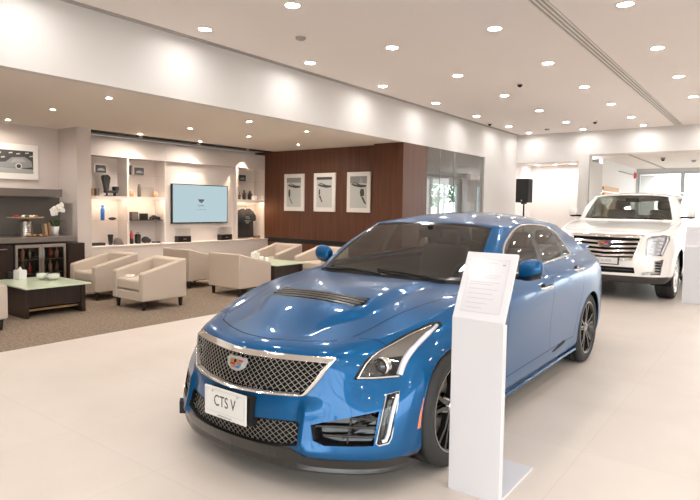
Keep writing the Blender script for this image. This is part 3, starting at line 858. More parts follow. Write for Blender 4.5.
        q.tube([P((on_u(v, z) or .1) - .006, s * (v + .003), z - .006) for v, z in spl(st, 3)], .005, 6); q.build('lamp_trim', chr_, hs2)
        q = MB(); q.tube([P((on_u(v, z) or .1) - .008, s * v, z) for v, z in ((.640, .598), (.70, .595), (.785, .596))], .005, 6); q.build('lamp_trim', MATS['silver_paint'], hs2)
    # ---- bonnet vent: carbon insert with louvres
    q = MB(); rowsn = 9; vs = []; cols_ = 25
    for i in range(rowsn):
        for j in range(cols_):
            v = -.375 + .75 * j / (cols_ - 1); u0, u1 = .085 - .0, .25 - .45 * max(0, abs(v) - .25)
            u = u0 + (u1 - u0) * i / (rowsn - 1); vs.append(P(u, v, on_z(u, v) - .034))
    q.add(vs, [(i * cols_ + j, i * cols_ + j + 1, (i + 1) * cols_ + j + 1, (i + 1) * cols_ + j) for i in range(rowsn - 1) for j in range(cols_ - 1)], True)
    vent = q.build('bonnet_vent', mtb, root)
    for k in range(4):
        q = MB(); u = .118 + .034 * k; vm = .355 - .02 * (k == 3)
        a = [(v, on_z(u, v)) for v in [-vm + 2 * vm * j / 16 for j in range(17)]]
        vs = []
        for v, z in a: vs += [P(u + .009, v, z - .001), P(u - .009, v, z + .005), P(u - .009, v, z - .001), P(u + .009, v, z - .007)]
        q.add(vs, [(4 * i + c, 4 * i + 4 + c, 4 * i + 4 + (c + 1) % 4, 4 * i + (c + 1) % 4) for i in range(16) for c in range(4)] + [(0, 1, 2, 3), (67, 66, 65, 64)], False)
        q.build('louvre', MATS['carbon'], vent)
    # ---- doors: handles, mirrors
    for s, fd, rd in ((1, made['front_door'][0], made['rear_door'][0]), (-1, made['front_door'][1], made['rear_door'][1])):
        for d, us, z in ((fd, (-1.43, -1.64), .872), (rd, (-2.36, -2.56), .943)):
            q = MB(); v0 = on_v(us[0], z) ; v1 = on_v(us[1], z)
            q.tube([P(us[0], s * (v0 - .006), z), P(us[0] - .02, s * (v0 + .028), z + .002), P((us[0] + us[1]) / 2, s * (max(v0, v1) + .036), z + .006), P(us[1] + .02, s * (v1 + .028), z + .008), P(us[1], s * (v1 - .006), z + .008)], [.008, .013, .014, .013, .008], 8)
            q.build('door_handle', chr_, d)
            q = MB(); q.ball(P(us[0] - .05, s * (on_v(us[0] - .05, z) - .006), z), .05, 8, (.25, 1, .7)); q.build('handle_recess', mtb, d)
        # door mirror
        mu, mv, mz = -1.04, .955, 1.052
        q = MB(); vs = []
        secs = [(-.085, .034, .048), (-.068, .056, .066), (-.02, .066, .074), (.03, .064, .071), (.065, .050, .056), (.085, .026, .032)]   # across v: front depth, half height
        for dv, dp, hh in secs:
            for a in range(12):
                t = 2 * PI * a / 12; cu2 = math.cos(t); sz2 = math.sin(t)
                uu = mu + (dp * cu2 if cu2 > 0 else .045 * cu2 * min(1, dp / .05)); zz = mz + hh * sz2 * 1.12 + .012 * dv / .08
                vs.append(P(uu, s * (mv + dv), zz))
        fs = [(i * 12 + a, i * 12 + (a + 1) % 12, (i + 1) * 12 + (a + 1) % 12, (i + 1) * 12 + a) for i in range(5) for a in range(12)] + [tuple(range(12)), tuple(range(71, 59, -1))]
        q.m = []; q.add(vs, fs, True); q.m = [1 if (i < 60 and i % 12 in (7, 8, 9, 10)) else 0 for i in range(len(fs))]; mo = q.build('door_mirror', [paint, blk], fd, weld=1e-5, subsurf=2)
        q = MB(); q.ball(P(mu - .005, s * mv, mz - .05), .06, 8, (1.25, .75, .28)); q.ball(P(mu, s * (mv - .08), mz - .055), .045, 8, (1.4, .7, .5)); q.build('mirror_foot', blk, fd)
    # ---- sill with its dark air slot
    for s in (-1, 1):
        q = MB(); pts = [(-1.79, .305), (-2.10, .348), (-2.155, .335), (-2.12, .318), (-1.85, .296)]
        vs = [P(u, s * (on_v(u, z) + .002), z) for u, z in pts] + [P(u, s * (on_v(u, z) - .01), z) for u, z in pts]
        q.add(vs, [(0, 1, 2, 3, 4)] + [(i, (i + 1) % 5, (i + 1) % 5 + 5, i + 5) for i in range(5)]); q.build('sill_slot', mtb, root)
        q = MB(); pts = [P(-.40 - .05 * i, s * (on_v(-.40 - .05 * i, .215) + .006), .19) for i in range(43)]; q.tube(pts, .014, 6); q.build('sill_trim', paint, root)
    # ---- tail: lamps, spoiler, bumper insert
    q = MB(); pts = []
    vs = []
    sv = [-.60 + 1.2 * i / 16 for i in range(17)]
    for v in sv:
        u = -4.03 + .30 * abs(v) ** 2.2 ; z = 1.078 - .02 * abs(v); vs += [P(u + .11, v, z - .002), P(u - .02, v, z + .028), P(u - .03, v, z + .020), P(u + .0, v, z - .01)]
    q.add(vs, [(4 * i + c, 4 * i + 4 + c, 4 * i + 4 + (c + 1) % 4, 4 * i + (c + 1) % 4) for i in range(16) for c in range(4)] + [(0, 1, 2, 3), (67, 66, 65, 64)], False); q.build('spoiler', paint, root, weld=1e-5)
    for s in (-1, 1):
        q = MB(); vs = []; zs = [.60, .70, .80, .90, .985]
        for z in zs:
            for (u0, v0) in ((-3.80, .0), (-3.90, 0), (-3.99, 0)):
                # walk outward until the surface
                r = surf.ray_cast(Vector((u0, 2, z)), Vector((0, -1, 0)))[0]
                v = r.y if r is not None else .6
                vs.append(P(u0 - .004, s * (v + .004), z))
        q.add(vs, [(3 * i + j, 3 * i + j + 1, 3 * i + j + 4, 3 * i + j + 3) for i in range(4) for j in range(2)], True); q.build('tail_light', MATS['tail_red'], root)
    # ---- cabin
    q = MB(); q.prism([(-.70, .60), (-.70, .90), (-.80, .935), (-1.05, .93), (-1.18, .86), (-1.20, .62)], -.70, .70, 'x')
    q.v = [(x, -a, b) for (x, a, b) in q.v]; q.build('dashboard', MATS['cabin_dark'], root, bevel=.03, bseg=3)
    q = MB(); q.tube([(.36 + .185 * math.cos(t), 1.36 - .06 * math.sin(t), .86 + .175 * math.sin(t)) for t in [2 * PI * i / 28 for i in range(28)]], .017, 8, closed=True)
    q.cyl((.36, 1.20, .82), (.36, 1.35, .86), .05, n=12); q.box(.20, .52, 1.34, 1.36, .84, .88); q.build('steering_wheel', MATS['cabin_dark'], root)
    for x, y in ((.37, 1.70), (-.37, 1.70), (.37, 2.55), (-.37, 2.55)):
        q = MB(); q.box(x - .25, x + .25, y - .12, y + .40, .30, .60); q.build('car_seat_cushion', MATS['cabin_dark'], root, bevel=.05, bseg=3)
        q = MB(); q.prism([(y + .34, .55), (y + .48, .55), (y + .66, 1.10), (y + .54, 1.12)], x - .25, x + .25, 'x'); sb = q.build('car_seat_back', MATS['cabin_dark'], root, bevel=.05, bseg=3)
        q = MB(); q.box(x - .13, x + .13, y + .58, y + .69, 1.10, 1.27); q.build('headrest', MATS['cabin_dark'], root, bevel=.04, bseg=3)
    q = MB(); q.box(-.11, .11, 1.28, 1.31, 1.235, 1.30); q.box(-.02, .02, 1.27, 1.33, 1.29, 1.335); q.build('rear_view_mirror', mtb, root, bevel=.01)
    q = MB(); q.box(-.50, .50, 1.65, 2.65, 1.315, 1.32); q.build('headliner', MATS['cabin_grey'], root)
    q = MB(); q.box(-.72, .72, .9, 3.1, .24, .30); q.build('cabin_floor', MATS['cabin_dark'], root)
    for s in (-1, 1):
        q = MB(); q.box(s * .76 - .01, s * .76 + .01, .95, 2.6, .3, .96); q.build('door_lining', MATS['cabin_dark'], root)
    q = MB(); q.box(-.62, .62, 2.98, 3.5, .97, .99); q.build('parcel_shelf', MATS['cabin_dark'], root)
    # wipers
    for x0, x1 in ((.50, -.10), (-.05, -.60)):
        q = MB(); q.tube([P(-.612, x0, on_z(-.612, x0) + .012), P(-.63, (x0 + x1) / 2, on_z(-.63, (x0 + x1) / 2) + .018), P(-.655, x1, on_z(-.655, x1) + .014)], .007, 6); q.build('wiper', mtb, root)
    # ---- wheels
    w0 = None
    for (u, v, ang) in ((0., .775, 0), (0., -.775, PI), (-2.86, .765, 0), (-2.86, -.765, PI)):
        for ob in wheel_parts(root, P(u, v, .338), ang, WR, .275, w0): pass
    return root
def wheel_parts(root, c, ang, R, W, proto=None, rim_r=.245, spokes=5, mats=None, name='wheel'):
    """wheel facing +x before turning; the tyre is the part, rim pieces its sub-parts"""
    mt = mats or (MATS['tyre'], MATS['rim_dark'], MATS['rim_edge'], MATS['brake'])
    h = W / 2
    t = MB(); prof = [(rim_r, -h * .85), (rim_r + .015, -h * .97), (R - .035, -h), (R - .012, -h * .92), (R, -h * .75)]
    for g in (-.45, -.15, .15, .45): prof += [(R, h * (g - .05)), (R - .008, h * (g - .04)), (R - .008, h * (g + .04)), (R, h * (g + .05))]
    prof += [(R, h * .75), (R - .012, h * .92), (R - .035, h), (rim_r + .015, h * .97), (rim_r, h * .85)]
    t.lathe(prof, n=48, axis='x'); tyre = t.build(name, mt[0], root); tyre.location = c; tyre.rotation_euler = (0, 0, ang)
    r = MB(); r.lathe([(rim_r + .008, h * .93), (rim_r - .004, h * .96), (rim_r - .012, h * .88), (rim_r - .022, h * .5), (rim_r - .03, -h * .8), (rim_r, -h * .9)], n=48, axis='x'); r.build('rim', mt[1], tyre)
    e = MB(); e.lathe([(rim_r + .006, h * .955), (rim_r + .002, h * .97), (rim_r - .002, h * .95)], n=48, axis='x'); e.build('rim_edge', mt[2], tyre)
    for k in range(spokes):
        for d in (-1, 1):
            a = 2 * PI * k / spokes + d * .20 + .3; a2 = 2 * PI * k / spokes + d * .085 + .3
            s = MB(); rr0, rr1 = .045, rim_r - .006
            def pt(r_, ang_, off, x): return (x, r_ * math.cos(ang_) - off * math.sin(ang_), r_ * math.sin(ang_) + off * math.cos(ang_))
            vs = []
            for r_, an, w, x in ((rr0, a2 + d * .25, .020, h * .80), (rim_r * .55, a2 + (a - a2) * .55, .014, h * .86), (rr1, a, .016, h * .90)):
                vs += [pt(r_, an, -w, x - .03), pt(r_, an, -w * .7, x), pt(r_, an, w * .7, x), pt(r_, an, w, x - .03)]
            fs = [(4 * i + q, 4 * i + 4 + q, 4 * i + 4 + (q + 1) % 4, 4 * i + (q + 1) % 4) for i in range(2) for q in range(4)] + [(3, 2, 1, 0), (8, 9, 10, 11)]
            s.add(vs, fs, False); s.build('spoke', mt[1], tyre)
    hb = MB(); hb.lathe([(.001, h * .90), (.028, h * .89), (.036, h * .82), (.06, h * .76), (.072, h * .5)], n=24, axis='x'); hb.build('hub', mt[2], tyre)
    bd = MB(); bd.lathe([(.07, h * .32), (.185, h * .32), (.185, h * .2), (.07, h * .2)], n=32, axis='x'); bd.build('brake_disc', mt[3], tyre)
    return [tyre]
# ------------------------------------------------------------------ white SUV
def suv_columns():
    rows = [(.29, -.10), (.36, -.03), (.50, .0), (.66, .0), (.82, -.015), (.95, -.03), (1.035, -.06), (1.085, -.16)]
    pl = [(.95, 0), (.945, .22), (.925, .45), (.885, .62), (.80, .76), (.66, .87)]
    SHS = []
    for u, v in pl:
        f = min(1, max(0, (v - .55) / .4)); c = []
        for z, d in rows:
            c.append((u + d * (1 - .5 * f), v + d * .55 * f, z + (.02 * f if z > 1 else 0)))
        SHS.append(c)
    def sidec(us, w, top_z, top_v, dz=0, low=.30):
        zz = [low, low + .07, .50, .66, .82, .96, top_z - .07, top_z]; ins = [-.09, -.025, 0, .005, .01, 0, -.035, 0]
        return [(us, w + i if k < 7 else top_v, z) for k, (z, i) in enumerate(zip(zz, ins))]
    for us, w, tz, tv in ((.46, .925, 1.12, .80), (.24, .95, 1.15, .84), (0, .96, 1.185, .865), (-.35, .955, 1.22, .87), (-.72, .95, 1.255, .865), (-1.3, .95, 1.27, .85), (-2.0, .95, 1.275, .85),
                          (-2.5, .95, 1.275, .85), (-2.85, .955, 1.275, .85), (-3.2, .955, 1.275, .85), (-3.55, .95, 1.275, .845), (-3.85, .92, 1.27, .82)):
        SHS.append(sidec(us, w, tz, tv))
    zz = [.32, .40, .52, .66, .82, .96, 1.10, 1.25]
    for u, v in ((-3.98, .80), (-4.02, .58), (-4.03, .38), (-4.035, .19), (-4.035, 0)):
        SHS.append([(u + (.05 if z < .4 else 0) + (.03 if z > 1.2 else 0), v * (.98 if z < 1.2 else .94), z) for z in zz])
    return SHS
def suv_surface():
    SHS = suv_columns()
    rb = [(-3.90, .60, 1.27), (-3.92, .42, 1.27), (-3.93, .21, 1.27), (-3.93, 0, 1.27)]
    rim = [(-1.12, 0, 1.745), (-1.115, .22, 1.743), (-1.095, .44, 1.735), (-1.05, .63, 1.715), (-1.16, .70, 1.70),
           (-1.6, .715, 1.735), (-2.1, .715, 1.745), (-2.6, .71, 1.745), (-3.0, .705, 1.735), (-3.35, .70, 1.72), (-3.62, .685, 1.70), (-3.70, .52, 1.715), (-3.73, .36, 1.725), (-3.75, .18, 1.73), (-3.75, 0, 1.73)]
    return car_surface(SHS, [.79, .55, .30, .05, -.20, -.42, -.58], [1.085, 1.135, 1.17, 1.20, 1.225, 1.245, 1.26],
        [(-.58, 0, 1.26), (-.585, .26, 1.26), (-.60, .52, 1.26), (-.64, .76, 1.258)], rb, rim,
        [-1.12, -1.6, -2.1, -2.6, -3.0, -3.35, -3.75], [1.745, 1.79, 1.80, 1.80, 1.79, 1.77, 1.73], -3.97, 1.27, [0, .19, .39, .58], crease=(.5, .7, .6, .8, .7))
def build_suv(cx, cy):
    root = thing('suv_car', 'white full-size SUV with wide chrome bar grille facing the viewer behind the blue sedan', 'car', (cx, cy, 0))
    paint, blk, mtb, chr_, gls = MATS['car_white'], MATS['gloss_black'], MATS['matt_black'], MATS['chrome'], MATS['car_glass']
    bm = suv_surface(); raw = bm.copy(); surf = BVHTree.FromBMesh(raw)
    def P(u, v, z): return (v, -u, z)
    def on_u(v, z):
        r = surf.ray_cast(Vector((2., abs(v), z)), Vector((-1, 0, 0)))[0]; return None if r is None else r.x
    def on_v(u, z): return surf.ray_cast(Vector((u, 2.5, z)), Vector((0, -1, 0)))[0].y
    front = lambda f: f.calc_center_median().x > .30 and f.normal.x > .10
    side = lambda f: f.calc_center_median().y > .55 and f.normal.y > .3
    top = lambda f: f.normal.z > .12 and f.calc_center_median().z > 1.0
    AF, AR, ra = (0., .385), (-2.80, .385), .435
    arcs = [[(ra * math.cos(math.radians(a)) + c[0], ra * math.sin(math.radians(a)) + c[1]) for a in range(-60, 241, 6)] for c in (AF, AR)]
    GR = [(-.06, 1.022), (.50, 1.022), (.515, 1.0), (.43, .70), (.40, .66), (-.06, .63)]
    HL = [(.60, .985), (.63, 1.035), (.80, 1.06), (.87, 1.04), (.875, .98), (.80, .74), (.60, .735)]
    DR = [(.705, .66), (.815, .68), (.79, .44), (.56, .43), (.545, .475), (.70, .50)]
    IN = [(-.06, .545), (.44, .545), (.455, .455), (-.06, .445)]
    WS = [(-.605, -.06), (-.605, 0), (-.61, .26), (-.625, .52), (-.66, .735), (-1.035, .605), (-1.075, .43), (-1.095, .22), (-1.10, 0), (-1.10, -.06)]
    W1 = [(-.86, 1.29), (-1.16, 1.60), (-1.24, 1.655), (-1.62, 1.68), (-1.64, 1.30)]
    W2 = [(-1.72, 1.30), (-1.70, 1.68), (-2.42, 1.69), (-2.48, 1.30)]
    W3 = [(-2.56, 1.30), (-2.52, 1.69), (-3.40, 1.66), (-3.58, 1.45), (-3.60, 1.30)]
    RW = [(-.06, 1.34), (.58, 1.34), (.53, 1.64), (-.06, 1.66)]; back = lambda f: f.normal.x < -.2 and f.calc_center_median().x < -3.3
    D1 = [(-1.68, 1.29), (-1.68, .42), (-.62, .42), (-.58, .70), (-.66, 1.22)]; D2 = [(-2.52, 1.29), (-2.52, .85), (-2.34, .62), (-2.28, .42), (-1.68, .42)]
    HD = [(.72, -.06), (.72, .3), (.66, .55), (.55, .72), (.30, .79), (-.55, .82)]
    gd1, gd2, gh = offset_strip(D1, .009), offset_strip(D2, .009), offset_strip(HD, .008)
    for poly, ax, fl in ((GR, 'u', front), (HL, 'u', front), (DR, 'u', front), (IN, 'u', front), (arcs[0], 'v', side), (arcs[1], 'v', side), (WS, 'z', top), (W1, 'v', side), (W2, 'v', side), (W3, 'v', side), (RW, 'u', back),
                         (gd1, 'v', side), (gd2, 'v', side), (gh, 'z', top)): knife(bm, poly, ax, fl)
    groups = {}
    for f in bm.faces:
        c = f.calc_center_median(); u, v, z = c; uz, vz, uv = (u, z), (v, z), (u, v); k = 'body'
        if front(f) and in_poly(vz, HL): k = 'headlight_lens'
        elif front(f) and in_poly(vz, DR): k = 'running_light_lens'
        elif front(f) and (in_poly(vz, GR) or in_poly(vz, IN)): k = None
        elif v > .45 and z < .83 and (in_poly(uz, arcs[0]) or in_poly(uz, arcs[1])): k = None
        elif side(f) and in_poly(uz, W1): k = 'front_window'
        elif side(f) and in_poly(uz, W2): k = 'rear_door_window'
        elif side(f) and in_poly(uz, W3): k = 'quarter_window'
        elif back(f) and in_poly(vz, RW): k = 'rear_window'
        elif top(f) and in_poly(uv, WS): k = 'windscreen'
        elif top(f) and u > -.6 and in_poly(uv, gh): k = None
        elif side(f) and z < 1.3 and (in_poly(uz, gd1) or in_poly(uz, gd2)): k = None
        elif front(f) and z < .40 or (u > .40 and z < .385): k = 'apron'
        elif top(f) and u > -.58 and in_poly(uv, HD + [(-.57, -.06)]): k = 'bonnet'
        elif side(f) and z < 1.3 and in_poly(uz, D1): k = 'front_door'
        elif side(f) and z < 1.3 and in_poly(uz, D2 + [(-1.68, 1.29)]): k = 'rear_door'
        if k: groups.setdefault(k, []).append(f)
    raw.normal_update(); raw.faces.ensure_lookup_table()
    for v in raw.verts:
        if v.co.y < 1e-5: n = v.normal; v.normal = Vector((n.x, 0, n.z)).normalized()
    def nrm(p):
        i = surf.find_nearest(p)[2]; r = Vector()
        for v in raw.faces[i].verts: r += v.normal / ((v.co - p).length + 1e-5) ** 2
        return r.normalized()
    mats_ = {'body': (paint, 1), 'bonnet': (paint, 1), 'front_door': (paint, 2), 'rear_door': (paint, 2), 'apron': (MATS['dark_plastic'], 1), 'headlight_lens': (MATS['clear_lens'], 2), 'running_light_lens': (MATS['clear_lens'], 2),
             'front_window': (gls, 2), 'rear_door_window': (gls, 2), 'quarter_window': (gls, 2), 'rear_window': (gls, 1), 'windscreen': (MATS['screen_glass'], 1)}
    made = {}
    for k, fl in groups.items():
        ids = {}; vs = []; fs = []; ns = []
        for f in fl:
            t = []
            for v in f.verts:
                if v not in ids: ids[v] = len(vs); vs.append(v.co.copy()); ns.append(nrm(v.co))
                t.append(ids[v])
            fs.append(t)
        halves = []
        for s in (1, -1):
            halves.append(([P(p.x, s * p.y, p.z) for p in vs], [t if s > 0 else t[::-1] for t in fs], [(s * n.y, -n.x, n.z) for n in ns]))
        if mats_[k][1] == 1:
            o = len(vs); halves = [(halves[0][0] + halves[1][0], halves[0][1] + [[i + o for i in t] for t in halves[1][1]], halves[0][2] + halves[1][2])]
        for h in halves:
            me = bpy.data.meshes.new(k); me.from_pydata(h[0], [], h[1]); me.update(); me.materials.append(mats_[k][0])
            for p in me.polygons: p.use_smooth = True
            me.normals_split_custom_set_from_vertices(h[2])
            o = bpy.data.objects.new(k, me); COL.objects.link(o); o.parent = root; made.setdefault(k, []).append(o)
    for k, w in (('front_door', 'front_window'), ('rear_door', 'rear_door_window')):
        for d, g in zip(made[k], made[w]): g.parent = d
    ib = MB()
    for f in raw.faces:
        c = f.calc_center_median()
        if c.z > 1.2 or c.x > .5 or any(math.hypot(c.x - a[0], c.z - a[1]) < .50 for a in (AF, AR)): continue
        q = [(v.co - nrm(v.co) * .016) for v in f.verts]
        ib.add([P(*p) for p in q], [tuple(range(len(q)))]); ib.add([P(p.x, -p.y, p.z) for p in q], [tuple(range(len(q) - 1, -1, -1))])
    ib.build('inner_shell', mtb, root, weld=1e-4)
    fp = MB(); fp.box(-.86, .86, .45, 2.3, .28, .34).box(-.62, .62, -.8, .45, .30, .36).box(-.62, .62, 2.3, 3.9, .30, .36); fp.build('floor_pan', mtb, root)
    for ac in (AF, AR):
        for s in (-1, 1):
            a = MB(); vs = []; n = 24; r = ra + .004
            for i in range(n + 1):
                t = math.radians(-20 + 220 * i / n); vs += [P(ac[0] + r * math.cos(t), s * .60, ac[1] + r * math.sin(t)), P(ac[0] + r * math.cos(t), s * .90, ac[1] + r * math.sin(t))]
            a.add(vs, [(2 * i, 2 * i + 1, 2 * i + 3, 2 * i + 2) for i in range(n)] + [tuple(range(0, 2 * n + 2, 2))], True); a.build('wheel_housing', mtb, root)
    def sheet(name, poly, back, m, parent=root, N=30):
        x0, x1 = min(p[0] for p in poly), max(p[0] for p in poly); vs = []; n = 0
        for i in range(N + 1):
            v = x0 + (x1 - x0) * (i + .01) / (N + .02); zz = [poly[j][1] + (poly[(j + 1) % len(poly)][1] - poly[j][1]) * (v - poly[j][0]) / (poly[(j + 1) % len(poly)][0] - poly[j][0]) for j in range(len(poly)) if (poly[j][0] - v) * (poly[(j + 1) % len(poly)][0] - v) <= 0 and abs(poly[j][0] - poly[(j + 1) % len(poly)][0]) > 1e-9]
            lo, hi = min(zz) - .01, max(zz) + .01
            for k in range(5):
                z = lo + (hi - lo) * k / 4; vs.append(P((on_u(v, z) or .5) - back, v, z))
            n += 1
        b = MB(); b.add(vs, [(5 * i + k, 5 * i + k + 1, 5 * i + k + 6, 5 * i + k + 5) for i in range(n - 1) for k in range(4)], True); return b.build(name, m, parent)
    full = lambda h: [p for p in h if p[0] > 0] + [(-p[0], p[1]) for p in reversed(h) if p[0] > 0]
    gb = sheet('grille_backing', full(GR), .05, mtb)
    # chrome bars and surround
    def bar(name, z, vm, h, d, m, par, vee=0.):
        b = MB(); vs = []; N = 20
        for i in range(N + 1):
            v = -vm + 2 * vm * i / N; zz = z - vee * (1 - abs(v) / vm); u = (on_u(v, zz) or .9)
            vs += [P(u - d - .02, v, zz - h), P(u - d + .018, v, zz - h), P(u - d + .002, v, zz + h * .6), P(u - d - .02, v, zz + h)]
        b.add(vs, [(4 * i + c, 4 * i + 4 + c, 4 * i + 4 + (c + 1) % 4, 4 * i + (c + 1) % 4) for i in range(N) for c in range(4)] + [(0, 1, 2, 3), (4 * N + 3, 4 * N + 2, 4 * N + 1, 4 * N)], False)
        return b.build(name, m, par)
    for z, vm in ((.955, .492), (.885, .474), (.815, .456), (.745, .438), (.685, .415)): bar('grille_bar', z, vm, .019, .016, chr_, root, .022)
    q = MB(); gp = [p for p in GR if p[0] > 0]
    q.tube([P((on_u(v, z) or .9) + .004, v, z) for v, z in [(0, 1.022)] + gp + [(0, .630)] + [(-a, b) for a, b in gp[::-1]]], .016, 8, closed=True); q.build('grille_surround', chr_, root)
    bar('bonnet_chrome_strip', 1.047, .56, .012, .0, chr_, root)
    # emblem
    e = MB(); W, H = .105, .055; outl = [(-1, .55), (-.80, 1), (-.45, .86), (0, 1), (.45, .86), (.80, 1), (1, .55), (.86, -.35), (.45, -.85), (0, -1), (-.45, -.85), (-.86, -.35)]
    e.prism([(x * W, z * H) for x, z in outl], -.02, 0, 'y'); eb = e.build('emblem', chr_, root, bevel=.004); eb.location = P(on_u(0, .90) + .012, 0, .905)
    for mn, x0, x1, z0, z1 in (('emblem_gold', -.62, 0, .0, .55), ('emblem_red', .05, .62, .1, .55), ('emblem_red', -.56, -.05, -.4, -.05), ('emblem_silver', 0, .56, -.4, .0)):
        f = MB(); f.box(x0 * W, x1 * W, -.0225, -.019, z0 * H, z1 * H); f.build('emblem_field', MATS[mn], eb)
    # plate
    p = MB(); u0 = on_u(0, .56) + .012; p.box(-.23, .23, -u0 - .012, -u0 + .02, .575, .70); pf = p.build('plate_frame', MATS['dark_plastic'], root, bevel=.004)
    p = MB(); p.box(-.21, .21, -u0 - .015, -u0 - .010, .59, .685); pp = p.build('number_plate', MATS['plate_white'], root)
    font_mesh('plate_text', 'ESCALADE', .058, MATS['ink_grey'], pp, (0, -u0 - .0155, .638), (PI / 2, 0, 0), .0003, scale=(.85, 1, 1))
    sheet('lower_intake', full(IN), .02, mtb)
    bar('intake_bar', .50, .42, .008, .006, MATS['dark_plastic'], root)
    # lamps
    for s in (-1, 1):
        def lamp(name, poly, rows, m):
            zlo, zhi = min(p[1] for p in poly), max(p[1] for p in poly); R_ = []
            for i in range(13):
                z = zlo + .003 + (zhi - zlo - .006) * i / 12; xs = [poly[j][0] + (poly[(j + 1) % len(poly)][0] - poly[j][0]) * (z - poly[j][1]) / (poly[(j + 1) % len(poly)][1] - poly[j][1]) for j in range(len(poly)) if (poly[j][1] - z) * (poly[(j + 1) % len(poly)][1] - z) <= 0 and abs(poly[j][1] - poly[(j + 1) % len(poly)][1]) > 1e-9]
                lo, hi = min(xs), max(xs); R_.append([P((on_u(lo + (hi - lo) * t / 5, z) or .5) - .035, s * (lo + (hi - lo) * t / 5 - .006), z) for t in range(6)])
            b = MB(); b.add([q for r in R_ for q in r], [(6 * i + j, 6 * i + j + 1, 6 * i + j + 7, 6 * i + j + 6) for i in range(12) for j in range(5)], True)
            o = b.build(name, m, root)
            b = MB(); b.tube([P((on_u(v, z) or .5) + .001, s * v, z) for v, z in poly], .007, 6, closed=True); b.build('lamp_rim', chr_, o)
            return o
        hl = lamp('headlight', HL, 5, MATS['silver_paint'])
        for k in range(5):
            for a in range(2):
                z = .775 + .055 * k; v = .655 + .085 * a + .012 * k
                b = MB(); b.box(s * v - .030, s * v + .030, -(on_u(v, z) or .6) + .012, -(on_u(v, z) or .6) + .03, z - .02, z + .02); b.build('lamp_cell', MATS['lamp_white'], hl, bevel=.005)
        b = MB(); b.tube([P((on_u(v, z) or .5) - .008, s * v, z) for v, z in ((.845, 1.03), (.85, .98), (.82, .87), (.79, .76))], .014, 8); b.build('light_bar', MATS['lamp_white'], hl)
        rl = lamp('running_light', DR, 4, MATS['silver_paint'])
        for k in range(4):
            z = .50 + .042 * k; b = MB(); b.box(s * .755 - .04, s * .755 + .04, -(on_u(.755, z) or .6) + .008, -(on_u(.755, z) or .6) + .02, z - .014, z + .014); b.build('lamp_cell', MATS['lamp_dark'], rl, bevel=.004)
        b = MB(); b.box(s * .62 - .045, s * .62 + .045, -(on_u(.62, .452) or .6) + .006, -(on_u(.62, .452) or .6) + .02, .438, .47); b.build('fog_lamp', MATS['lamp_white'], rl, bevel=.004)
        # mirror, handles
        fd = made['front_door'][0 if s > 0 else 1]
        b = MB(); mu, mv, mz = -.83, 1.0, 1.40; vs = []
        for dv, dp, hh in ((-.075, .05, .055), (-.055, .075, .08), (.0, .08, .088), (.045, .07, .08), (.07, .045, .055)):
            for a in range(12):
                t = 2 * PI * a / 12; vs.append(P(mu + (dp * math.cos(t) if math.cos(t) > 0 else .05 * math.cos(t)), s * (mv + dv), mz + hh * math.sin(t)))
        b.add(vs, [(i * 12 + a, i * 12 + (a + 1) % 12, (i + 1) * 12 + (a + 1) % 12, (i + 1) * 12 + a) for i in range(4) for a in range(12)] + [tuple(range(12)), tuple(range(59, 47, -1))], True)
        b.build('door_mirror', paint, fd, weld=1e-5, subsurf=2)
        b = MB(); b.ball(P(mu, s * (mv - .01), mz - .07), .07, 8, (1.05, .8, .38)); b.box(*sorted((s * .83, s * .99)), -mu - .03, -mu + .03, 1.31, 1.345); b.build('mirror_foot', blk, fd)
        for d, u in ((fd, -1.45), (made['rear_door'][0 if s > 0 else 1], -2.3)):
            b = MB(); v = on_v(u, 1.08); b.tube([P(u + .09, s * (v - .004), 1.08), P(u + .08, s * (v + .03), 1.08), P(u - .08, s * (v + .03), 1.085), P(u - .09, s * (v - .004), 1.085)], .014, 8); b.build('door_handle', chr_, d)
        b = MB(); b.tube([P(-.60, s * .88, .34), P(-2.2, s * .88, .34)], .04, 8); b.build('running_board', MATS['dark_plastic'], root)
        b = MB(); b.tube([P(-1.25, s * .60, 1.77), P(-1.35, s * .60, 1.815), P(-3.3, s * .60, 1.81), P(-3.4, s * .60, 1.77)], .017, 8); b.build('roof_rail', chr_, root)
    # cabin
    b = MB(); b.box(-.76, .76, .72, 1.15, .9, 1.22); b.build('dashboard', MATS['cabin_dark'], root, bevel=.05, bseg=3)
    b = MB(); b.tube([(.38 + .19 * math.cos(t), 1.28 - .07 * math.sin(t), 1.22 + .17 * math.sin(t)) for t in [2 * PI * i / 24 for i in range(24)]], .017, 8, closed=True); b.cyl((.38, 1.15, 1.18), (.38, 1.27, 1.22), .06, n=12); b.build('steering_wheel', MATS['cabin_grey'], root)
    for x in (.40, -.40):
        b = MB(); b.box(x - .27, x + .27, 1.45, 2.0, .6, .92); b.build('car_seat_cushion', MATS['cabin_grey'], root, bevel=.05, bseg=3)
        b = MB(); b.prism([(1.9, .85), (2.05, .85), (2.25, 1.45), (2.12, 1.47)], x - .27, x + .27, 'x'); b.build('car_seat_back', MATS['cabin_grey'], root, bevel=.05, bseg=3)
        b = MB(); b.box(x - .14, x + .14, 2.13, 2.26, 1.46, 1.64); b.build('headrest', MATS['cabin_grey'], root, bevel=.04, bseg=3)
    b = MB(); b.box(-.12, .12, 1.08, 1.11, 1.60, 1.67); b.build('rear_view_mirror', mtb, root, bevel=.01)
    b = MB(); b.tube([P(-.62, .6, 1.295), P(-.64, 0, 1.305)], .009, 6); b.tube([P(-.62, -.05, 1.29), P(-.66, -.6, 1.30)], .009, 6); b.build('wiper', mtb, root)
    for (u, v, ang) in ((AF[0], .78, 0), (AF[0], -.78, PI), (AR[0], .78, 0), (AR[0], -.78, PI)):
        wheel_parts(root, P(u, v, .392), ang, .392, .27, None, .285, 7, (MATS['tyre'], MATS['rim_bright'], MATS['rim_bright'], MATS['brake']))
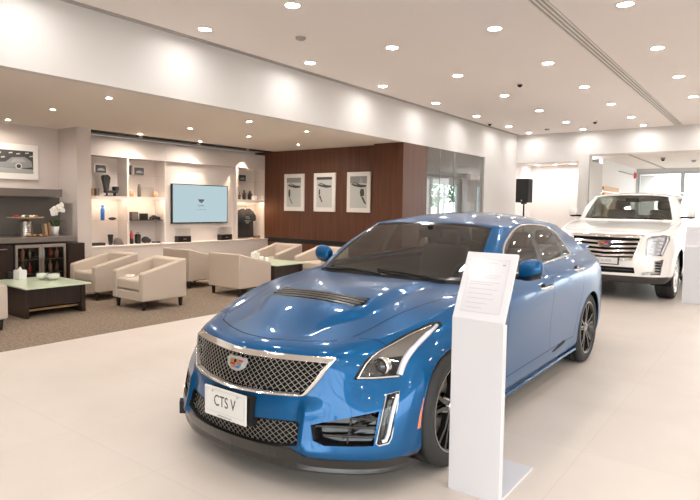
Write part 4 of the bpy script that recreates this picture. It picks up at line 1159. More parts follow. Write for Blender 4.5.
    return root
build_sedan(-2.339, 2.927)
build_suv(-2.295, 11.03).scale = (1.035, 1.035, 1.035)
# ------------------------------------------------------------------ the room shell
ZC, ZS = 3.57, 2.79           # main ceiling, lounge soffit
XB = -6.04                    # plane of the bulkhead over the lounge
def S(name, m, f, parent=None, **k):
    b = MB(); f(b); o = b.build(name, m, parent, **k)
    return struct(o) if parent is None else o
S('floor', MATS['floor_tiles'], lambda b: b.box(XB, 7, -7, 24, -.1, 0))
S('floor_lounge', MATS['carpet'], lambda b: b.box(-11, XB, -7, 10.7, -.1, .004))
S('floor_side_room', MATS['floor_tiles'], lambda b: b.box(-11, XB, 10.7, 26.5, -.1, 0))
S('ceiling', MATS['ceiling_paint'], lambda b: b.box(XB, 7, -7, 15.8, ZC, ZC + .1))
S('ceiling_lounge', MATS['soffit_paint'], lambda b: b.box(-11, XB - .12, -7, 9.93, ZS, ZS + .1))
S('wall_bulkhead', MATS['wall_white'], lambda b: b.box(XB - .12, XB, -7, 15.8, ZS, ZC))
# glass partition and white wall past the wood column
S('wall_left', MATS['wall_white'], lambda b: b.box(XB - .12, XB, 13.63, 15.8, 0, ZS))
S('wall_left_sill', MATS['wall_white'], lambda b: b.box(XB - .12, XB, 10.70, 13.63, 0, .10))
def window(name, parts):
    e = bpy.data.objects.new(name, None); COL.objects.link(e); struct(e)
    for nm, m, f in parts:
        b = MB(); f(b); b.build(nm, MATS[m], e)
    return e
def partition(b): 
    b.box(XB - .07, XB - .05, 10.70, 13.63, .10, ZS)
window('window_1', [('pane', 'wall_glass', lambda b: b.quad((XB - .05, 10.70, .1), (XB - .05, 13.63, .1), (XB - .05, 13.63, ZS), (XB - .05, 10.70, ZS))),
                    ('joint', 'steel', lambda b: [b.box(XB - .065, XB - .045, y - .004, y + .004, .1, ZS) for y in (11.35, 12.05, 13.62)]),
                    ('rail', 'steel', lambda b: b.box(XB - .07, XB - .045, 10.70, 13.63, .1, .14))])
# side room seen through the glass: its outer wall is glazed
S('wall_side_room', MATS['wall_white'], lambda b: (b.box(-11.1, -11, 10.7, 26.5, 0, .35), b.box(-11.1, -11, 10.7, 26.5, 2.5, 3.0), b.box(-11.1, -11, 10.7, 19.8, .35, 2.5), b.box(-11.1, -11, 22.1, 23.2, .35, 2.5), b.box(-11.1, -11, 25.4, 26.5, .35, 2.5)))
S('wall_side_room_end', MATS['wall_white'], lambda b: b.box(-11, -4.15, 26.4, 26.5, 0, 3))
S('ceiling_side_room', MATS['ceiling_paint'], lambda b: b.box(-11, -4.15, 17.2, 26.5, 2.95, 3.05).box(-11, XB - .12, 9.93, 17.2, 2.95, 3.05))
S('trim_1', MATS['joint_grey'], lambda b: b.box(-10.99, -10.7, 17.5, 23.0, 2.72, 2.78))
S('column_side_room', MATS['lounge_wall'], lambda b: b.box(-10.9, -10.5, 22.3, 23.0, 0, 2.95))
def frames(b, x0, x1, n, y, z0, z1, w=.035, horiz=()):
    for i in range(n + 1):
        x = x0 + (x1 - x0) * i / n; b.box(x - w, x + w, y - .04, y + .04, z0, z1)
    for z in (z0, z1) + tuple(horiz): b.box(x0, x1, y - .03, y + .03, z - w, z + w)
def frames_x(b, y0, y1, n, x, z0, z1, w=.035, horiz=()):
    for i in range(n + 1):
        y = y0 + (y1 - y0) * i / n; b.box(x - .04, x + .04, y - w, y + w, z0, z1)
    for z in (z0, z1) + tuple(horiz): b.box(x - .03, x + .03, y0, y1, z - w, z + w)
window('window_2', [('frame', 'window_frame', lambda b: (frames_x(b, 19.8, 22.1, 2, -11.05, .35, 2.5, .05, horiz=(1.2,)), frames_x(b, 23.2, 25.4, 2, -11.05, .35, 2.5, .05, horiz=(1.2,)))),
                    ('pane', 'tinted_pane', lambda b: (b.quad((-11.05, 19.8, .35), (-11.05, 22.1, .35), (-11.05, 22.1, 2.5), (-11.05, 19.8, 2.5)), b.quad((-11.05, 23.2, .35), (-11.05, 25.4, .35), (-11.05, 25.4, 2.5), (-11.05, 23.2, 2.5))))])
# back wall with a niche and a wide opening
S('wall_back', MATS['wall_white'], lambda b: (b.box(XB, 7, 15.8, 16.05, 2.93, ZC), b.box(XB, -4.05, 15.8, 16.05, 2.79, 2.93), b.box(-4.33, -4.05, 15.8, 17.2, 0, 2.79), b.box(3.6, 7, 15.8, 16.05, 0, 2.93)))
S('wall_niche', MATS['ceiling_paint'], lambda b: (b.box(XB, -4.33, 17.1, 17.2, 0, 2.79), b.box(XB - .12, XB, 15.8, 17.2, 0, 2.79), b.box(XB, -4.33, 16.05, 17.2, 2.79, 2.85)))
S('trim_2', MATS['joint_grey'], lambda b: (b.box(-4.05, 3.6, 15.78, 15.80, 2.915, 2.955), b.box(-4.06, -4.03, 15.78, 15.80, 0, 2.93)))
# rear hall behind the opening
S('ceiling_rear', MATS['ceiling_paint'], lambda b: b.box(-4.2, 7, 16.05, 24, 2.95, 3.05))
S('wall_rear_left', MATS['wall_bright'], lambda b: (b.box(-4.15, -4.05, 17.2, 22, 0, 2.95)))
S('wall_rear', MATS['wall_white'], lambda b: (b.box(-4.15, 7, 22, 22.1, 2.84, 2.95), b.box(-4.15, -4.0, 22, 22.1, 0, 2.84)))
S('trim_3', MATS['joint_grey'], lambda b: (b.box(-3.2, -3.14, 16.05, 22, 2.93, 2.95), b.box(-4.05, -4.0, 19.2, 22, 2.70, 2.72)))
window('window_3', [('frame', 'window_frame', lambda b: frames(b, -4.0, 6.9, 8, 22.05, 0.02, 2.82, .06, horiz=(1.0,))),
                    ('pane', 'clear_glass', lambda b: b.quad((-4.0, 22.06, 0), (6.9, 22.06, 0), (6.9, 22.06, 2.82), (-4.0, 22.06, 2.82)))])
# glazed shop front to the right of and behind the camera
S('wall_right', MATS['lounge_wall'], lambda b: (b.box(7, 7.1, -7, 4, 0, .12), b.box(7, 7.1, -7, 4, 3.1, ZC), b.box(7, 7.1, 4, 24, 0, ZC)))
window('window_4', [('frame', 'window_frame', lambda b: frames_x(b, -7, 4, 5, 7.05, .12, 3.1, .05)), ('pane', 'clear_glass', lambda b: b.quad((7.05, -7, .12), (7.05, 4, .12), (7.05, 4, 3.1), (7.05, -7, 3.1)))])
S('wall_front', MATS['lounge_wall'], lambda b: (b.box(-11, 7, -7.1, -7, 0, .12), b.box(-11, 7, -7.1, -7, 3.1, ZC), b.box(-11, -.5, -7.1, -7, .12, 3.1)))
window('window_5', [('frame', 'window_frame', lambda b: frames(b, -.5, 7, 4, -7.05, .12, 3.1, .05)), ('pane', 'clear_glass', lambda b: b.quad((-.5, -7.05, .12), (7, -7.05, .12), (7, -7.05, 3.1), (-.5, -7.05, 3.1)))])
# lounge: bar wall, column, shelf wall, wood wall
S('wall_bar', MATS['lounge_wall'], lambda b: b.box(-11, -10.40, -7, 5.0, 0, ZS))
S('wall_column', MATS['lounge_wall'], lambda b: b.box(-11, -9.74, 5.0, 5.255, 0, ZS))
S('wall_wood', MATS['wood_panel'], lambda b: (b.box(-10.9, -6.76, 9.93, 10.10, 0, ZS + .1), ))
S('trim_4', MATS['slot_black'], lambda b: b.box(-10.17, -6.77, 9.915, 9.93, .60, .70))  # black strip on the wood paints the shade of a groove
S('column_wood', MATS['wood_panel'], lambda b: (b.box(-6.76, XB - .002, 9.72, 10.69, 0, ZS + .02)))
# soft furniture of the ceiling: black strip painting the shade of the gap at the shelf wall, slot along the bulkhead, linear grille
S('trim_5', MATS['slot_black'], lambda b: b.box(-10.12, -9.86, 5.3, 9.93, ZS - .012, ZS + .005))
S('trim_6', MATS['slot_grey'], lambda b: b.box(XB + .02, XB + .12, -7, 15.7, ZC - .006, ZC + .01))
# ------------------------------------------------------------------ ceiling lamps and fittings
def downlight(name, r, label, glow, loc, group, bezel='frame_white'):
    t = thing(name, label, 'ceiling light', loc, 0, group)
    b = MB(); b.lathe([(r * .93, .0), (r * 1.0, -.012), (r * 1.22, -.010), (r * 1.24, .0)], n=24); b.build('bezel', MATS[bezel], t)
    b = MB(); b.lathe([(r * .93, -.001), (.0005, -.001)], n=24); b.build('lamp_lens', MATS[glow], t)
    return t
cx = [-5.55, -4.13, -2.72, -1.33, .08, 1.49, 2.9, 4.3]
first = None
RN = ['first', 'second', 'third', 'fourth', 'fifth', 'sixth', 'seventh', 'eighth']
ys = [4.41 + 1.9 * k for k in range(-3, 7)]
COLN = ['next to the bulkhead', 'second out from the bulkhead', 'third out from the bulkhead', 'just right of the air grille']
for i, x in enumerate(cx):
    for j, y in enumerate(ys):
        k = j - 3
        if 0 <= k < 7 and i < 4: lab = 'round ceiling downlight %s, %s from the back wall' % (COLN[i], RN[6 - k])
        else: lab = 'round white ceiling downlight beyond the edge of the view'
        y2 = y - (.45 if k == 6 else 0)
        if first is None: first = downlight('downlight', .078, lab, 'lamp_glow', (x, y2, ZC), 'downlights in the main ceiling')
        else: dup(first, (x, y2, ZC), 0, lab, 'downlights in the main ceiling')
first = None
spots = [(-6.7, 3.85), (-6.66, 6.15), (-6.65, 7.5), (-8.2, 3.87), (-8.15, 6.16), (-8.09, 7.47), (-8.2, 8.97), (-9.63, 6.15), (-9.63, 7.53), (-9.87, 3.95), (-6.7, 1.5), (-8.2, 1.5)]
sl = ['small lounge downlight near the bulkhead edge, above the near armchairs', 'small lounge downlight near the bulkhead edge, middle one', 'small lounge downlight near the bulkhead edge, by the wood wall', 'small lounge downlight above the glass coffee table',
      'small lounge downlight above the pair of armchair backs', 'small lounge downlight halfway over the carpet, second from the wood wall', 'small lounge downlight nearest the wood wall', 'small downlight in front of the left shelf bays', 'small downlight in front of the television', 'small downlight over the bar counter',
      'small lounge downlight beyond the edge of the view', 'small lounge downlight beyond the edge of the view']
for (x, y), lab in zip(spots, sl):
    if first is None: first = downlight('lounge_downlight', .036, lab, 'lounge_lamp_glow', (x, y, ZS), 'small downlights in the lounge ceiling')
    else: dup(first, (x, y, ZS), 0, lab, 'small downlights in the lounge ceiling')
for x_, l_ in ((-5.7, 'left'), (-5.2, 'middle'), (-4.7, 'right')): downlight('niche_fill_light', .075, '%s added fill light inside the beige niche behind the loudspeaker' % l_, 'lamp_glow', (x_, 16.6, 2.79), 'added fill lights in the niche')  # unseen lamps added to brighten the niche
k_ = 0
for x_ in (.5, 2.2, 3.9, 5.6):
    for y_ in (17.2, 18.9, 20.6): k_ += 1; downlight('rear_fill_light', .078, 'round fill light added to the rear hall ceiling, outside the view', 'lamp_glow', (x_, y_, 2.95), 'added fill lights in the rear hall')  # lamps added out of view to brighten the rear hall
# linear air grille
t = thing('air_grille', 'long slotted aluminium air grille in the main ceiling', 'air vent', (-2.02, 10.5, ZC))
b = MB(); b.box(-.085, .085, -8.5, 5.2, -.004, .012); b.build('vent_throat', MATS['slot_grey'], t)
for k in range(4):
    b = MB(); x = -.072 + .048 * k; b.box(x - .009, x + .009, -8.5, 5.2, -.012, .0); b.build('vent_blade', MATS['frame_white'], t)
lab = [((-4.83, 5.31), 'round smoke detector nearest the viewer, between the downlights'), ((-3.52, 9.26), 'small dome camera on the ceiling in mid room'), ((-3.53, 14.1), 'small dome camera on the ceiling near the back wall'), ((-5.72, 13.15), 'small black dome camera beside the bulkhead'), ((-4.89, 14.87), 'round smoke detector near the back corner')]
for (x, y), l in lab:
    dome = 'camera' in l
    t = thing('dome_camera' if dome else 'smoke_detector', l, 'security camera' if dome else 'smoke detector', (x, y, ZC))
    b = MB(); b.lathe([(.001, -.035), (.045, -.032), (.062, -.02), (.066, 0)] if not dome else [(.055, -.03), (.062, -.022), (.064, 0)], n=20); b.build('housing', MATS['slot_grey'] if not dome else MATS['frame_white'], t)
    if dome: b = MB(); b.ball((0, 0, -.03), .042, 8); b.build('dome', MATS['speaker_black'], t)
# same fittings under the rear hall ceiling
for (x, y), l, dome in (((-2.6, 17.6), 'small dome camera under the ceiling beyond the wide opening', True), ((-2.0, 18.8), 'round smoke detector under the ceiling beyond the wide opening', False)):
    t = thing('dome_camera' if dome else 'smoke_detector', l, 'security camera' if dome else 'smoke detector', (x, y, 2.95))
    b = MB(); b.lathe([(.001, -.06), (.045, -.05), (.06, -.02), (.066, 0)], n=16); b.build('housing', MATS['slot_grey'], t)
    if dome: b = MB(); b.ball((0, 0, -.05), .045, 8); b.build('dome', MATS['speaker_black'], t)
# ------------------------------------------------------------------ lounge: armchairs and tables
def tub_chair(label, loc, rz, group):
    """square tub armchair facing local -y; width 0.77, depth 0.72"""
    t = thing('armchair', label, 'armchair', loc, rz, group)
    W, D, zb = .385, .36, .13
    fab = MATS['fabric_beige']
    # shell: arms sloping up to a straight back, as one U-shaped upholstered wall
    th = .115
    for s in (-1, 1):
        b = MB(); x0, x1 = (W - th, W) if s > 0 else (-W, -W + th)
        prof = [(-D, zb), (-D, .505), (-D + .02, .525), (D - .10, .665), (D - .10, zb)]
        b.prism([(y, z) for y, z in prof], x0, x1, 'x'); b.build('armrest', fab, t, bevel=.022, bseg=3)
    b = MB(); b.prism([(D - .17, zb), (D - .12, .668), (D - .02, .69), (D, .685), (D, zb)], -W, W, 'x'); b.v = [(x * .997, y, z) for x, y, z in b.v]; b.build('backrest', fab, t, bevel=.022, bseg=3)
    b = MB(); b.box(-W + th - .004, W - th + .004, -D + .008, D - .15, .265, .42); b.build('seat_cushion', fab, t, bevel=.035, bseg=3)
    b = MB(); b.box(-W + th - .004, W - th + .004, -D + .004, D - .12, zb, .255); b.build('seat_frame', fab, t, bevel=.012)
    for x in (-W + .07, W - .07):
        for y in (-D + .06, D - .06):
            b = MB(); b.cyl((x, y, zb + .01), (x, y, 0), .034, .022, 4, smooth=False); b.build('leg', MATS['leg_black'], t)
    return t
FL = .004
ch = tub_chair('beige tub armchair cut by the left frame edge, in front of the glass coffee table', (-7.385, 2.42, FL), PI, 'beige tub armchairs in the lounge')
def chair(x, y, rz, lab): return dup(ch, (x, y, FL), rz, lab, 'beige tub armchairs in the lounge')
chair(-7.245, 4.77, 0, 'beige tub armchair with a small white box on its seat')
chair(-8.49, 4.78, 0, 'beige tub armchair between the bar cabinet and the one with a white box')
chair(-7.20, 6.46, PI, 'beige tub armchair seen from behind, nearest the blue bonnet')
chair(-8.53, 6.50, PI, 'beige tub armchair seen from behind, right below the television')
chair(-8.18, 8.33, 0, 'beige tub armchair beside the black t-shirt bay, facing the viewer')
chair(-6.98, 8.33, 0, 'beige tub armchair under the framed prints, just above the blue door mirror')
def coffee_table(label, loc, w, d, h):
    t = thing('coffee_table', label, 'coffee table', loc, 0, 'black coffee tables with glass tops')
    b = MB(); b.box(-w / 2, w / 2, -d / 2, d / 2, h - .018, h); b.build('table_top', MATS['table_glass'], t, bevel=.003)
    for s in (-1, 1):
        b = MB(); b.box(-w / 2 + .10, w / 2 - .10, *sorted((s * (d / 2 - .03), s * (d / 2 - .08))), 0, h - .0185); b.build('side_panel', MATS['dark_wood'], t, bevel=.003)
    for x in (-w / 2 + .13, w / 2 - .17):
        b = MB(); b.box(x, x + .04, -d / 2 + .081, d / 2 - .081, .13, h - .0185); b.build('apron', MATS['dark_wood'], t)
    b = MB(); b.box(-w / 2 + .22, w / 2 - .22, -d / 2 + .081, d / 2 - .081, .07, .095); b.build('low_shelf', MATS['metal_gold'], t)
    return t
T1 = (-7.95, 3.555, FL); coffee_table('black coffee table with pale green glass top holding two glass bowls', T1, 1.12, .84, .40)
T2 = (-7.45, 7.38, FL); coffee_table('black coffee table with glass top, half hidden behind the armchair seen from behind', T2, 1.22, .80, .45)
def tissue(label, loc, rz, grp):
    t = thing('tissue_box', label, 'tissue box', loc, rz, grp)
    b = MB(); b.box(-.065, .065, -.055, .055, 0, .125); b.build('box', MATS['white_gloss'], t, bevel=.004)
    b = MB(); b.add([(-.03, -.01, .125), (.03, -.012, .125), (.032, .01, .125), (-.028, .012, .125), (-.012, 0, .165), (.012, .004, .17)], [(0, 1, 5, 4), (2, 3, 4, 5), (1, 2, 5), (3, 0, 4)]); b.build('tissue', MATS['paper_white'], t)
    return t
tissue('white tissue box standing on the coffee table with glass bowls', (-8.42, 3.50, .40 + FL), .2, 'tissue boxes on the coffee tables')
tissue('white tissue box on the coffee table behind the armchair backs', (-7.93, 7.5, .45 + FL), .1, 'tissue boxes on the coffee tables')
b = MB(); b.box(-.05, .05, -.03, .03, 0, .10); tag(b.build('menu_holder', MATS['leg_black'], None, bevel=.003), 'small dark holder standing left of the white tissue box', 'menu holder').location = (-8.52, 3.40, .40 + FL)
for (x, y), r, lab in (((-8.12, 3.66), .075, 'round clear glass bowl on coffee table, the left one beside the tissue box'), ((-7.98, 3.75), .085, 'round clear glass bowl on coffee table, the right and larger one')):
    t = thing('glass_bowl', lab, 'bowl', (x, y, .40 + FL), 0, 'glass bowls on the coffee table')
    b = MB(); b.lathe([(.001, .002), (r * .6, .002), (r, .04), (r * 1.02, .065), (r * .85, .10), (r * .82, .10), (r * .98, .065), (r * .95, .04), (r * .55, .008), (.001, .008)], n=20); b.build('bowl', MATS['clear_glass'], t)
    b = MB(); b.lathe([(.001, .012), (r * .55, .012), (r * .9, .042), (r * .93, .066), (r * .82, .085), (.001, .09)], n=16); b.build('candle', MATS['petal_white'], t)
for x, y, z, h, lab in ((-7.70, 7.45, .45, .07, 'low white cup on the far coffee table, left of its pair'), (-7.50, 7.38, .45, .07, 'low white cup on the far coffee table, right of its pair')):
    b = MB(); b.lathe([(.001, 0), (.028, 0), (.036, h), (.032, h), (.026, .006), (.001, .006)], n=14); o = b.build('cup', MATS['white_gloss'], None); o.location = (x, y, z + FL); tag(o, lab, 'cup', 'white cups on the far table')
b = MB(); b.box(-.06, .06, -.035, .035, 0, .03); o = tag(b.build('small_box', MATS['paper_white'], None, bevel=.006), 'small white box lying on the seat of an armchair', 'box'); o.location = (-7.40, 4.56, .421 + FL); o.rotation_euler = (0, 0, .4)

# ------------------------------------------------------------------ bar
XF = -9.50
t = thing('bar_cabinet', 'black bar base cabinet with a handle, below the grey worktop', 'cabinet', (XF, 2.9, FL))
b = MB(); b.box(-.89, 0, -.6, .95, 0, .81).box(-.89, 0, 1.80, 2.09, 0, .79).box(-.89, 0, .95, 1.80, 0, .06).box(-.89, -.62, .95, 1.80, .06, .81).box(-.89, 0, .95, 1.80, .80, .81); b.build('carcass', MATS['dark_wood'], t)
b = MB(); b.box(0, .018, -.5, .28, .08, .79).box(0, .018, .29, .93, .08, .79); b.build('door', MATS['dark_wood'], t, bevel=.003)
b = MB(); b.tube([(.018, .70, .74), (.045, .70, .74), (.045, .85, .74), (.018, .85, .74)], .007, 6); b.build('handle', MATS['steel'], t)
b = MB(); b.box(0, .016, 1.82, 2.09, .08, .785); b.build('door', MATS['dark_wood'], t, bevel=.003)
b = MB(); b.box(-10.39, XF + .03, 2.3, 4.84, .832, .915); tag(b.build('worktop', MATS['worktop_grey'], None, bevel=.004), 'grey stone worktop running along the bar', 'worktop')
b = MB(); b.box(-10.39, -10.36, 2.3, 4.99, .916, 1.565); struct(b.build('trim_7', MATS['backsplash'], None))
b = MB(); b.box(-10.39, -9.90, 2.3, 4.82, 1.57, 1.70); tag(b.build('niche_shelf', MATS['worktop_grey'], None, bevel=.004), 'thick dark grey shelf beam above the bar niche', 'shelf')
# wine cooler: two glass doors with steel frames
t = thing('drinks_cooler', 'under-counter drinks cooler with two steel-framed glass doors', 'cooler', (XF, 3.88, FL + .0605))
b = MB(); b.box(-.56, -.54, .01, .78, 0, .735).box(-.56, -.02, -.012, .0, 0, .735).box(-.56, -.02, .79, .80, 0, .735).box(-.56, -.02, 0, .79, 0, .01).box(-.56, -.02, 0, .79, .725, .735); b.build('cabinet_box', MATS['speaker_black'], t)
for z in (.25, .48):
    b = MB(); b.box(-.53, -.06, .005, .785, z, z + .008); b.build('rack', MATS['steel'], t)
for k in range(2):
    y0 = .0 + .398 * k; y1 = y0 + .39
    b = MB(); w = .035
    b.box(-.018, .018, y0, y1, 0, w).box(-.018, .018, y0, y1, .735 - w * 1.5, .735).box(-.018, .018, y0, y0 + w, w, .735 - w * 1.5).box(-.018, .018, y1 - w, y1, w, .735 - w * 1.5); d = b.build('door', MATS['steel'], t, bevel=.003)
    b = MB(); b.quad((0, y0 + w, w), (0, y1 - w, w), (0, y1 - w, .69), (0, y0 + w, .69)); b.build('door_glass', MATS['cooler_glass'], d)
    b = MB(); yy = y1 - .018 if k == 0 else y0 + .018; b.tube([(.018, yy, .42), (.045, yy, .44), (.045, yy, .66), (.018, yy, .68)], .008, 6); b.build('handle', MATS['steel'], d)
cols = ['tan_card', 'petal_white', 'orange_plastic', 'brown_card', 'leaf_green', 'steel', 'red_plastic']
pl = None; n = 0
for sh, z in (('bottom', .011), ('middle', .259), ('top', .489)):
    for k in range(7):
        y = 3.88 + .07 + .108 * k
        if .36 < y - 3.88 < .42: continue
        n += 1
        b = MB(); r = .03; h = .17 + .03 * ((k * 3 + n) % 3) / 2
        b.lathe([(.001, 0), (r, 0), (r, h * .62), (r * .4, h * .8), (r * .4, h), (.001, h)], n=10); o = b.build('drinks_bottle', MATS[cols[(k * 2 + n) % 7]], None); o.location = (XF - .16, y, FL + .0605 + z)
        side = 'left' if k < 4 else 'right'
        tag(o, '%s bottle standing on the %s rack inside the cooler' % (['tan', 'white', 'orange', 'brown', 'green', 'silver', 'red'][(k * 2 + n) % 7], sh) + ', behind its %s door' % side, 'bottle', 'bottles in the drinks cooler')
# things on the worktop
WZ = .9155
t = thing('cake_stand', 'tall cake stand with banded silver pedestal and wide flat tray', 'cake stand', (-9.85, 4.19, WZ))
b = MB(); prof = [(.001, 0), (.108, 0)]
for k in range(7): prof += [(.108, .01 + .033 * k), (.098, .016 + .033 * k), (.098, .028 + .033 * k)]
prof += [(.108, .245), (.03, .27), (.03, .30)]
b.lathe(prof, n=24); b.build('pedestal', MATS['steel'], t)
b = MB(); b.lathe([(.001, .30), (.26, .30), (.275, .315), (.272, .318), (.25, .308), (.001, .308)], n=32); b.build('tray', MATS['tan_card'], t)
rnd = random.Random(3)
sp = [(-.16, -.06, 'red_plastic', 'red'), (-.07, -.12, 'red_plastic', 'red'), (-.10, .03, 'tan_card', 'tan'), (.0, -.03, 'petal_white', 'white'), (.05, .06, 'petal_white', 'white'), (.11, -.02, 'leaf_green', 'green'), (.12, .12, 'brown_card', 'brown'), (-.02, .15, 'petal_white', 'white')]
seen = {}
for x, y, m, c in sp:
    b = MB(); b.ball((0, 0, .020), .032, 6, (1.2, 1, .62)); o = b.build('cake', MATS[m], None); o.location = (-9.85 + x, 4.19 + y, WZ + .309)
    tag(o, '%s small cake on the tray of the cake stand' % c, 'cake', 'cakes on the stand')
for i, y in enumerate((4.16, 4.25, 4.34, 4.43)):
    b = MB(); b.ball((0, 0, .021), .045, 6, (.8, 1, .47)); o = b.build('croissant', MATS['pastry'], None); o.location = (-9.66 - .02 * (i % 2), y, WZ); o.rotation_euler = (0, 0, .4 * i)
    tag(o, ['brown pastry below the left of the cake stand pedestal', 'brown pastry in front of the cake stand pedestal', 'brown pastry on worktop, third from the left', 'brown pastry on worktop nearest the wooden menus'][i], 'pastry', 'pastries on the worktop')
for i, (y, h, m) in enumerate(((4.50, .20, 'tan_card'), (4.56, .22, 'brown_card'))):
    b = MB(); b.box(-.05, .05, -.02, .02, 0, h); o = b.build('menu_card', MATS[m], None, bevel=.003); o.location = (-9.84, y, WZ + .002); o.rotation_euler = (.12, 0, .1)
    tag(o, ['tan upright menu card leaning on the worktop', 'darker brown menu card beside the orchid pot'][i], 'menu card', 'menu cards by the orchid')
t = thing('potted_orchid', 'white orchid in a white pot at the right end of the bar', 'plant', (-9.88, 4.68, WZ))
b = MB(); b.lathe([(.001, 0), (.050, 0), (.068, .15), (.060, .15), (.05, .12), (.001, .12)], n=20); b.build('flower_pot', MATS['white_gloss'], t)
for k in range(5):
    a = k * 1.25; b = MB(); pts = []
    vs = []
    for i in range(7):
        f = i / 6; r = .02 + .15 * f; z = .13 + .13 * math.sin(f * 2.2); wd = .028 * math.sin(PI * min(1, f * .9 + .08))
        c, s_ = math.cos(a), math.sin(a); vs += [(r * c - wd * s_, r * s_ + wd * c, z), (r * c + wd * s_, r * s_ - wd * c, z)]
    b.add(vs, [(2 * i, 2 * i + 1, 2 * i + 3, 2 * i + 2) for i in range(6)], True); b.build('leaf', MATS['leaf_green'], t, solidify=.003)
for sgn, L in ((1, 0), (-1, .06)):
    st = [(0, .01 * sgn, .12), (.0, .02 * sgn, .32), (.02, .035 * sgn, .46 - L), (.04, .07 * sgn, .53 - L), (.06, .085 * sgn, .43 - L)]
    b = MB(); b.tube(spl(st, 4), .004, 6); b.build('stem', MATS['leaf_green'], t)
    for k in range(6):
        p = spl(st, 4)[7 + k if k < 5 else 15]; fx, fy, fz = p[0] + .03 + .012 * ((k * 7) % 3 - 1), p[1] + .02 * ((k * 5) % 3 - 1), p[2] - .005 - .015 * (k % 2)
        b = MB()
        for q in range(5):
            a = 2 * PI * q / 5 + .3; b.ball((fx + .004 * q % 2, fy + .024 * math.cos(a), fz + .024 * math.sin(a)), .022, 5, (.25, 1, 1))
        fl = b.build('flower', MATS['petal_white'], t)
        b = MB(); b.ball((fx + .008, fy, fz), .008, 5); b.build('flower_centre', MATS['emblem_gold'], fl)
for i, (x, y, h) in enumerate(((-9.86, 4.80, .14), (-9.76, 4.79, .11), (-9.80, 3.80, .12), (-9.88, 3.72, .12))):
    b = MB(); b.lathe([(.001, 0), (.028, 0), (.03, .004), (.006, .012), (.006, h * .5), (.03, h * .68), (.034, h), (.032, h), (.028, h * .7), (.001, h * .54)], n=14); o = b.build('stem_glass', MATS['clear_glass'], None); o.location = (x, y, WZ)
    tag(o, ['taller stemmed glass at the right end of the worktop', 'shorter stemmed glass at the right end of the worktop', 'stemmed glass left of the cake stand, nearer it', 'stemmed glass at the far left of the worktop'][i], 'glass', 'glasses on the bar worktop')
# framed car photograph over the bar
t = thing('framed_picture', 'white framed black and white car photograph over the bar', 'picture', (-10.398, 4.16, 2.16))
b = MB(); b.box(0, .03, -.48, .48, -.30, .30); b.build('frame', MATS['frame_white'], t, bevel=.004)
b = MB(); b.box(.030, .033, -.39, .39, -.195, .19); p = b.build('picture', MATS['photo_dark'], t)
def plq(nm, m, pts, par, x=.0335):
    b = MB(); b.add([(x, y, z) for y, z in pts], [tuple(range(len(pts)))]); return b.build(nm, m, par, solidify=.0008)
plq('picture_detail', MATS['photo_mid'], [(-.39, -.195), (.39, -.195), (.39, -.12), (-.39, -.10)], p)
plq('picture_detail', MATS['photo_grey'], [(-.39, -.10), (-.30, -.04), (-.05, -.01), (.05, .07), (.25, .09), (.36, .02), (.38, -.08), (.2, -.11)], p)
plq('picture_detail', MATS['photo_mid'], [(.02, -.02), (.08, .05), (.22, .06), (.28, .0)], p, .0342)
plq('picture_detail', MATS['photo_pale'], [(.155 + .055 * math.cos(a * .5236), -.075 + .055 * math.sin(a * .5236)) for a in range(12)], p, .0346)
plq('picture_detail', MATS['photo_dark'], [(.155 + .036 * math.cos(a * .5236), -.075 + .036 * math.sin(a * .5236)) for a in range(12)], p, .0352)
for y, z in ((-.3, .08), (-.18, .12), (-.12, .05), (.0, .13), (.12, .12), (.26, .14), (.33, .09)): plq('picture_detail', MATS['photo_pale'], [(y, z), (y + .06, z + .01), (y + .06, z + .03), (y, z + .02)], p)
# ------------------------------------------------------------------ shelf wall with lit bays, television and merchandise
XW, XK = -10.17, -10.52
t = thing('shelf_unit', 'white built-in shelf wall with lit bays around the television', 'shelf unit', (0, 0, FL))
def part(nm, m, f, par=None, **k):
    b = MB(); f(b); return b.build(nm, MATS[m], par or t, **k)
part('back_panel', 'shelf_white', lambda b: b.box(XK - .02, XK, 5.26, 9.92, .62, 2.78))
part('fascia', 'shelf_white', lambda b: (b.box(XK, XW, 5.26, 9.92, 2.36, 2.70), b.box(XW, XW + .003, 7.078, 7.084, 2.36, 2.70)))
part('base_cabinet', 'shelf_white', lambda b: (b.box(XK, XW + .12, 5.26, 9.92, .06, .64), b.box(XK, XW + .06, 5.26, 9.92, 0, .06)))
part('ledge', 'shelf_white', lambda b: b.box(XK, XW + .14, 5.26, 9.92, .64, .668), bevel=.003)
for y0, y1 in ((5.26, 5.483), (6.21, 6.25), (7.06, 7.09), (8.99, 9.05), (9.895, 9.92)): part('upright', 'shelf_white', lambda b: b.box(XK, XW, y0, y1, .668, 2.36))
part('television_panel', 'shelf_white', lambda b: b.box(XK, XW - .10, 7.09, 8.99, .668, 2.36))
bays = ((5.483, 6.21), (6.25, 7.06), (9.05, 9.895))
for i, (a, b_) in enumerate(bays):
    part('shelf_board', 'shelf_white', lambda b: b.box(XK, XW - .004, a, b_, 1.575, 1.61))
    part('shelf_lip', 'shelf_white', lambda b: b.box(XW - .018, XW - .004, a, b_, 1.548, 1.5749))
    part('led_strip', 'led_strip', lambda b: b.box(XW - .05, XW - .035, a + .03, b_ - .03, 1.562, 1.5745))
    if i < 2: part('glass_shelf', 'acrylic' if i == 0 else 'leg_black', lambda b: b.box(XK, XW - .03, a, b_, 1.135, 1.147))
    part('glass_shelf', 'acrylic', lambda b: b.box(XK, XW - .03, a, b_, 2.03, 2.04))
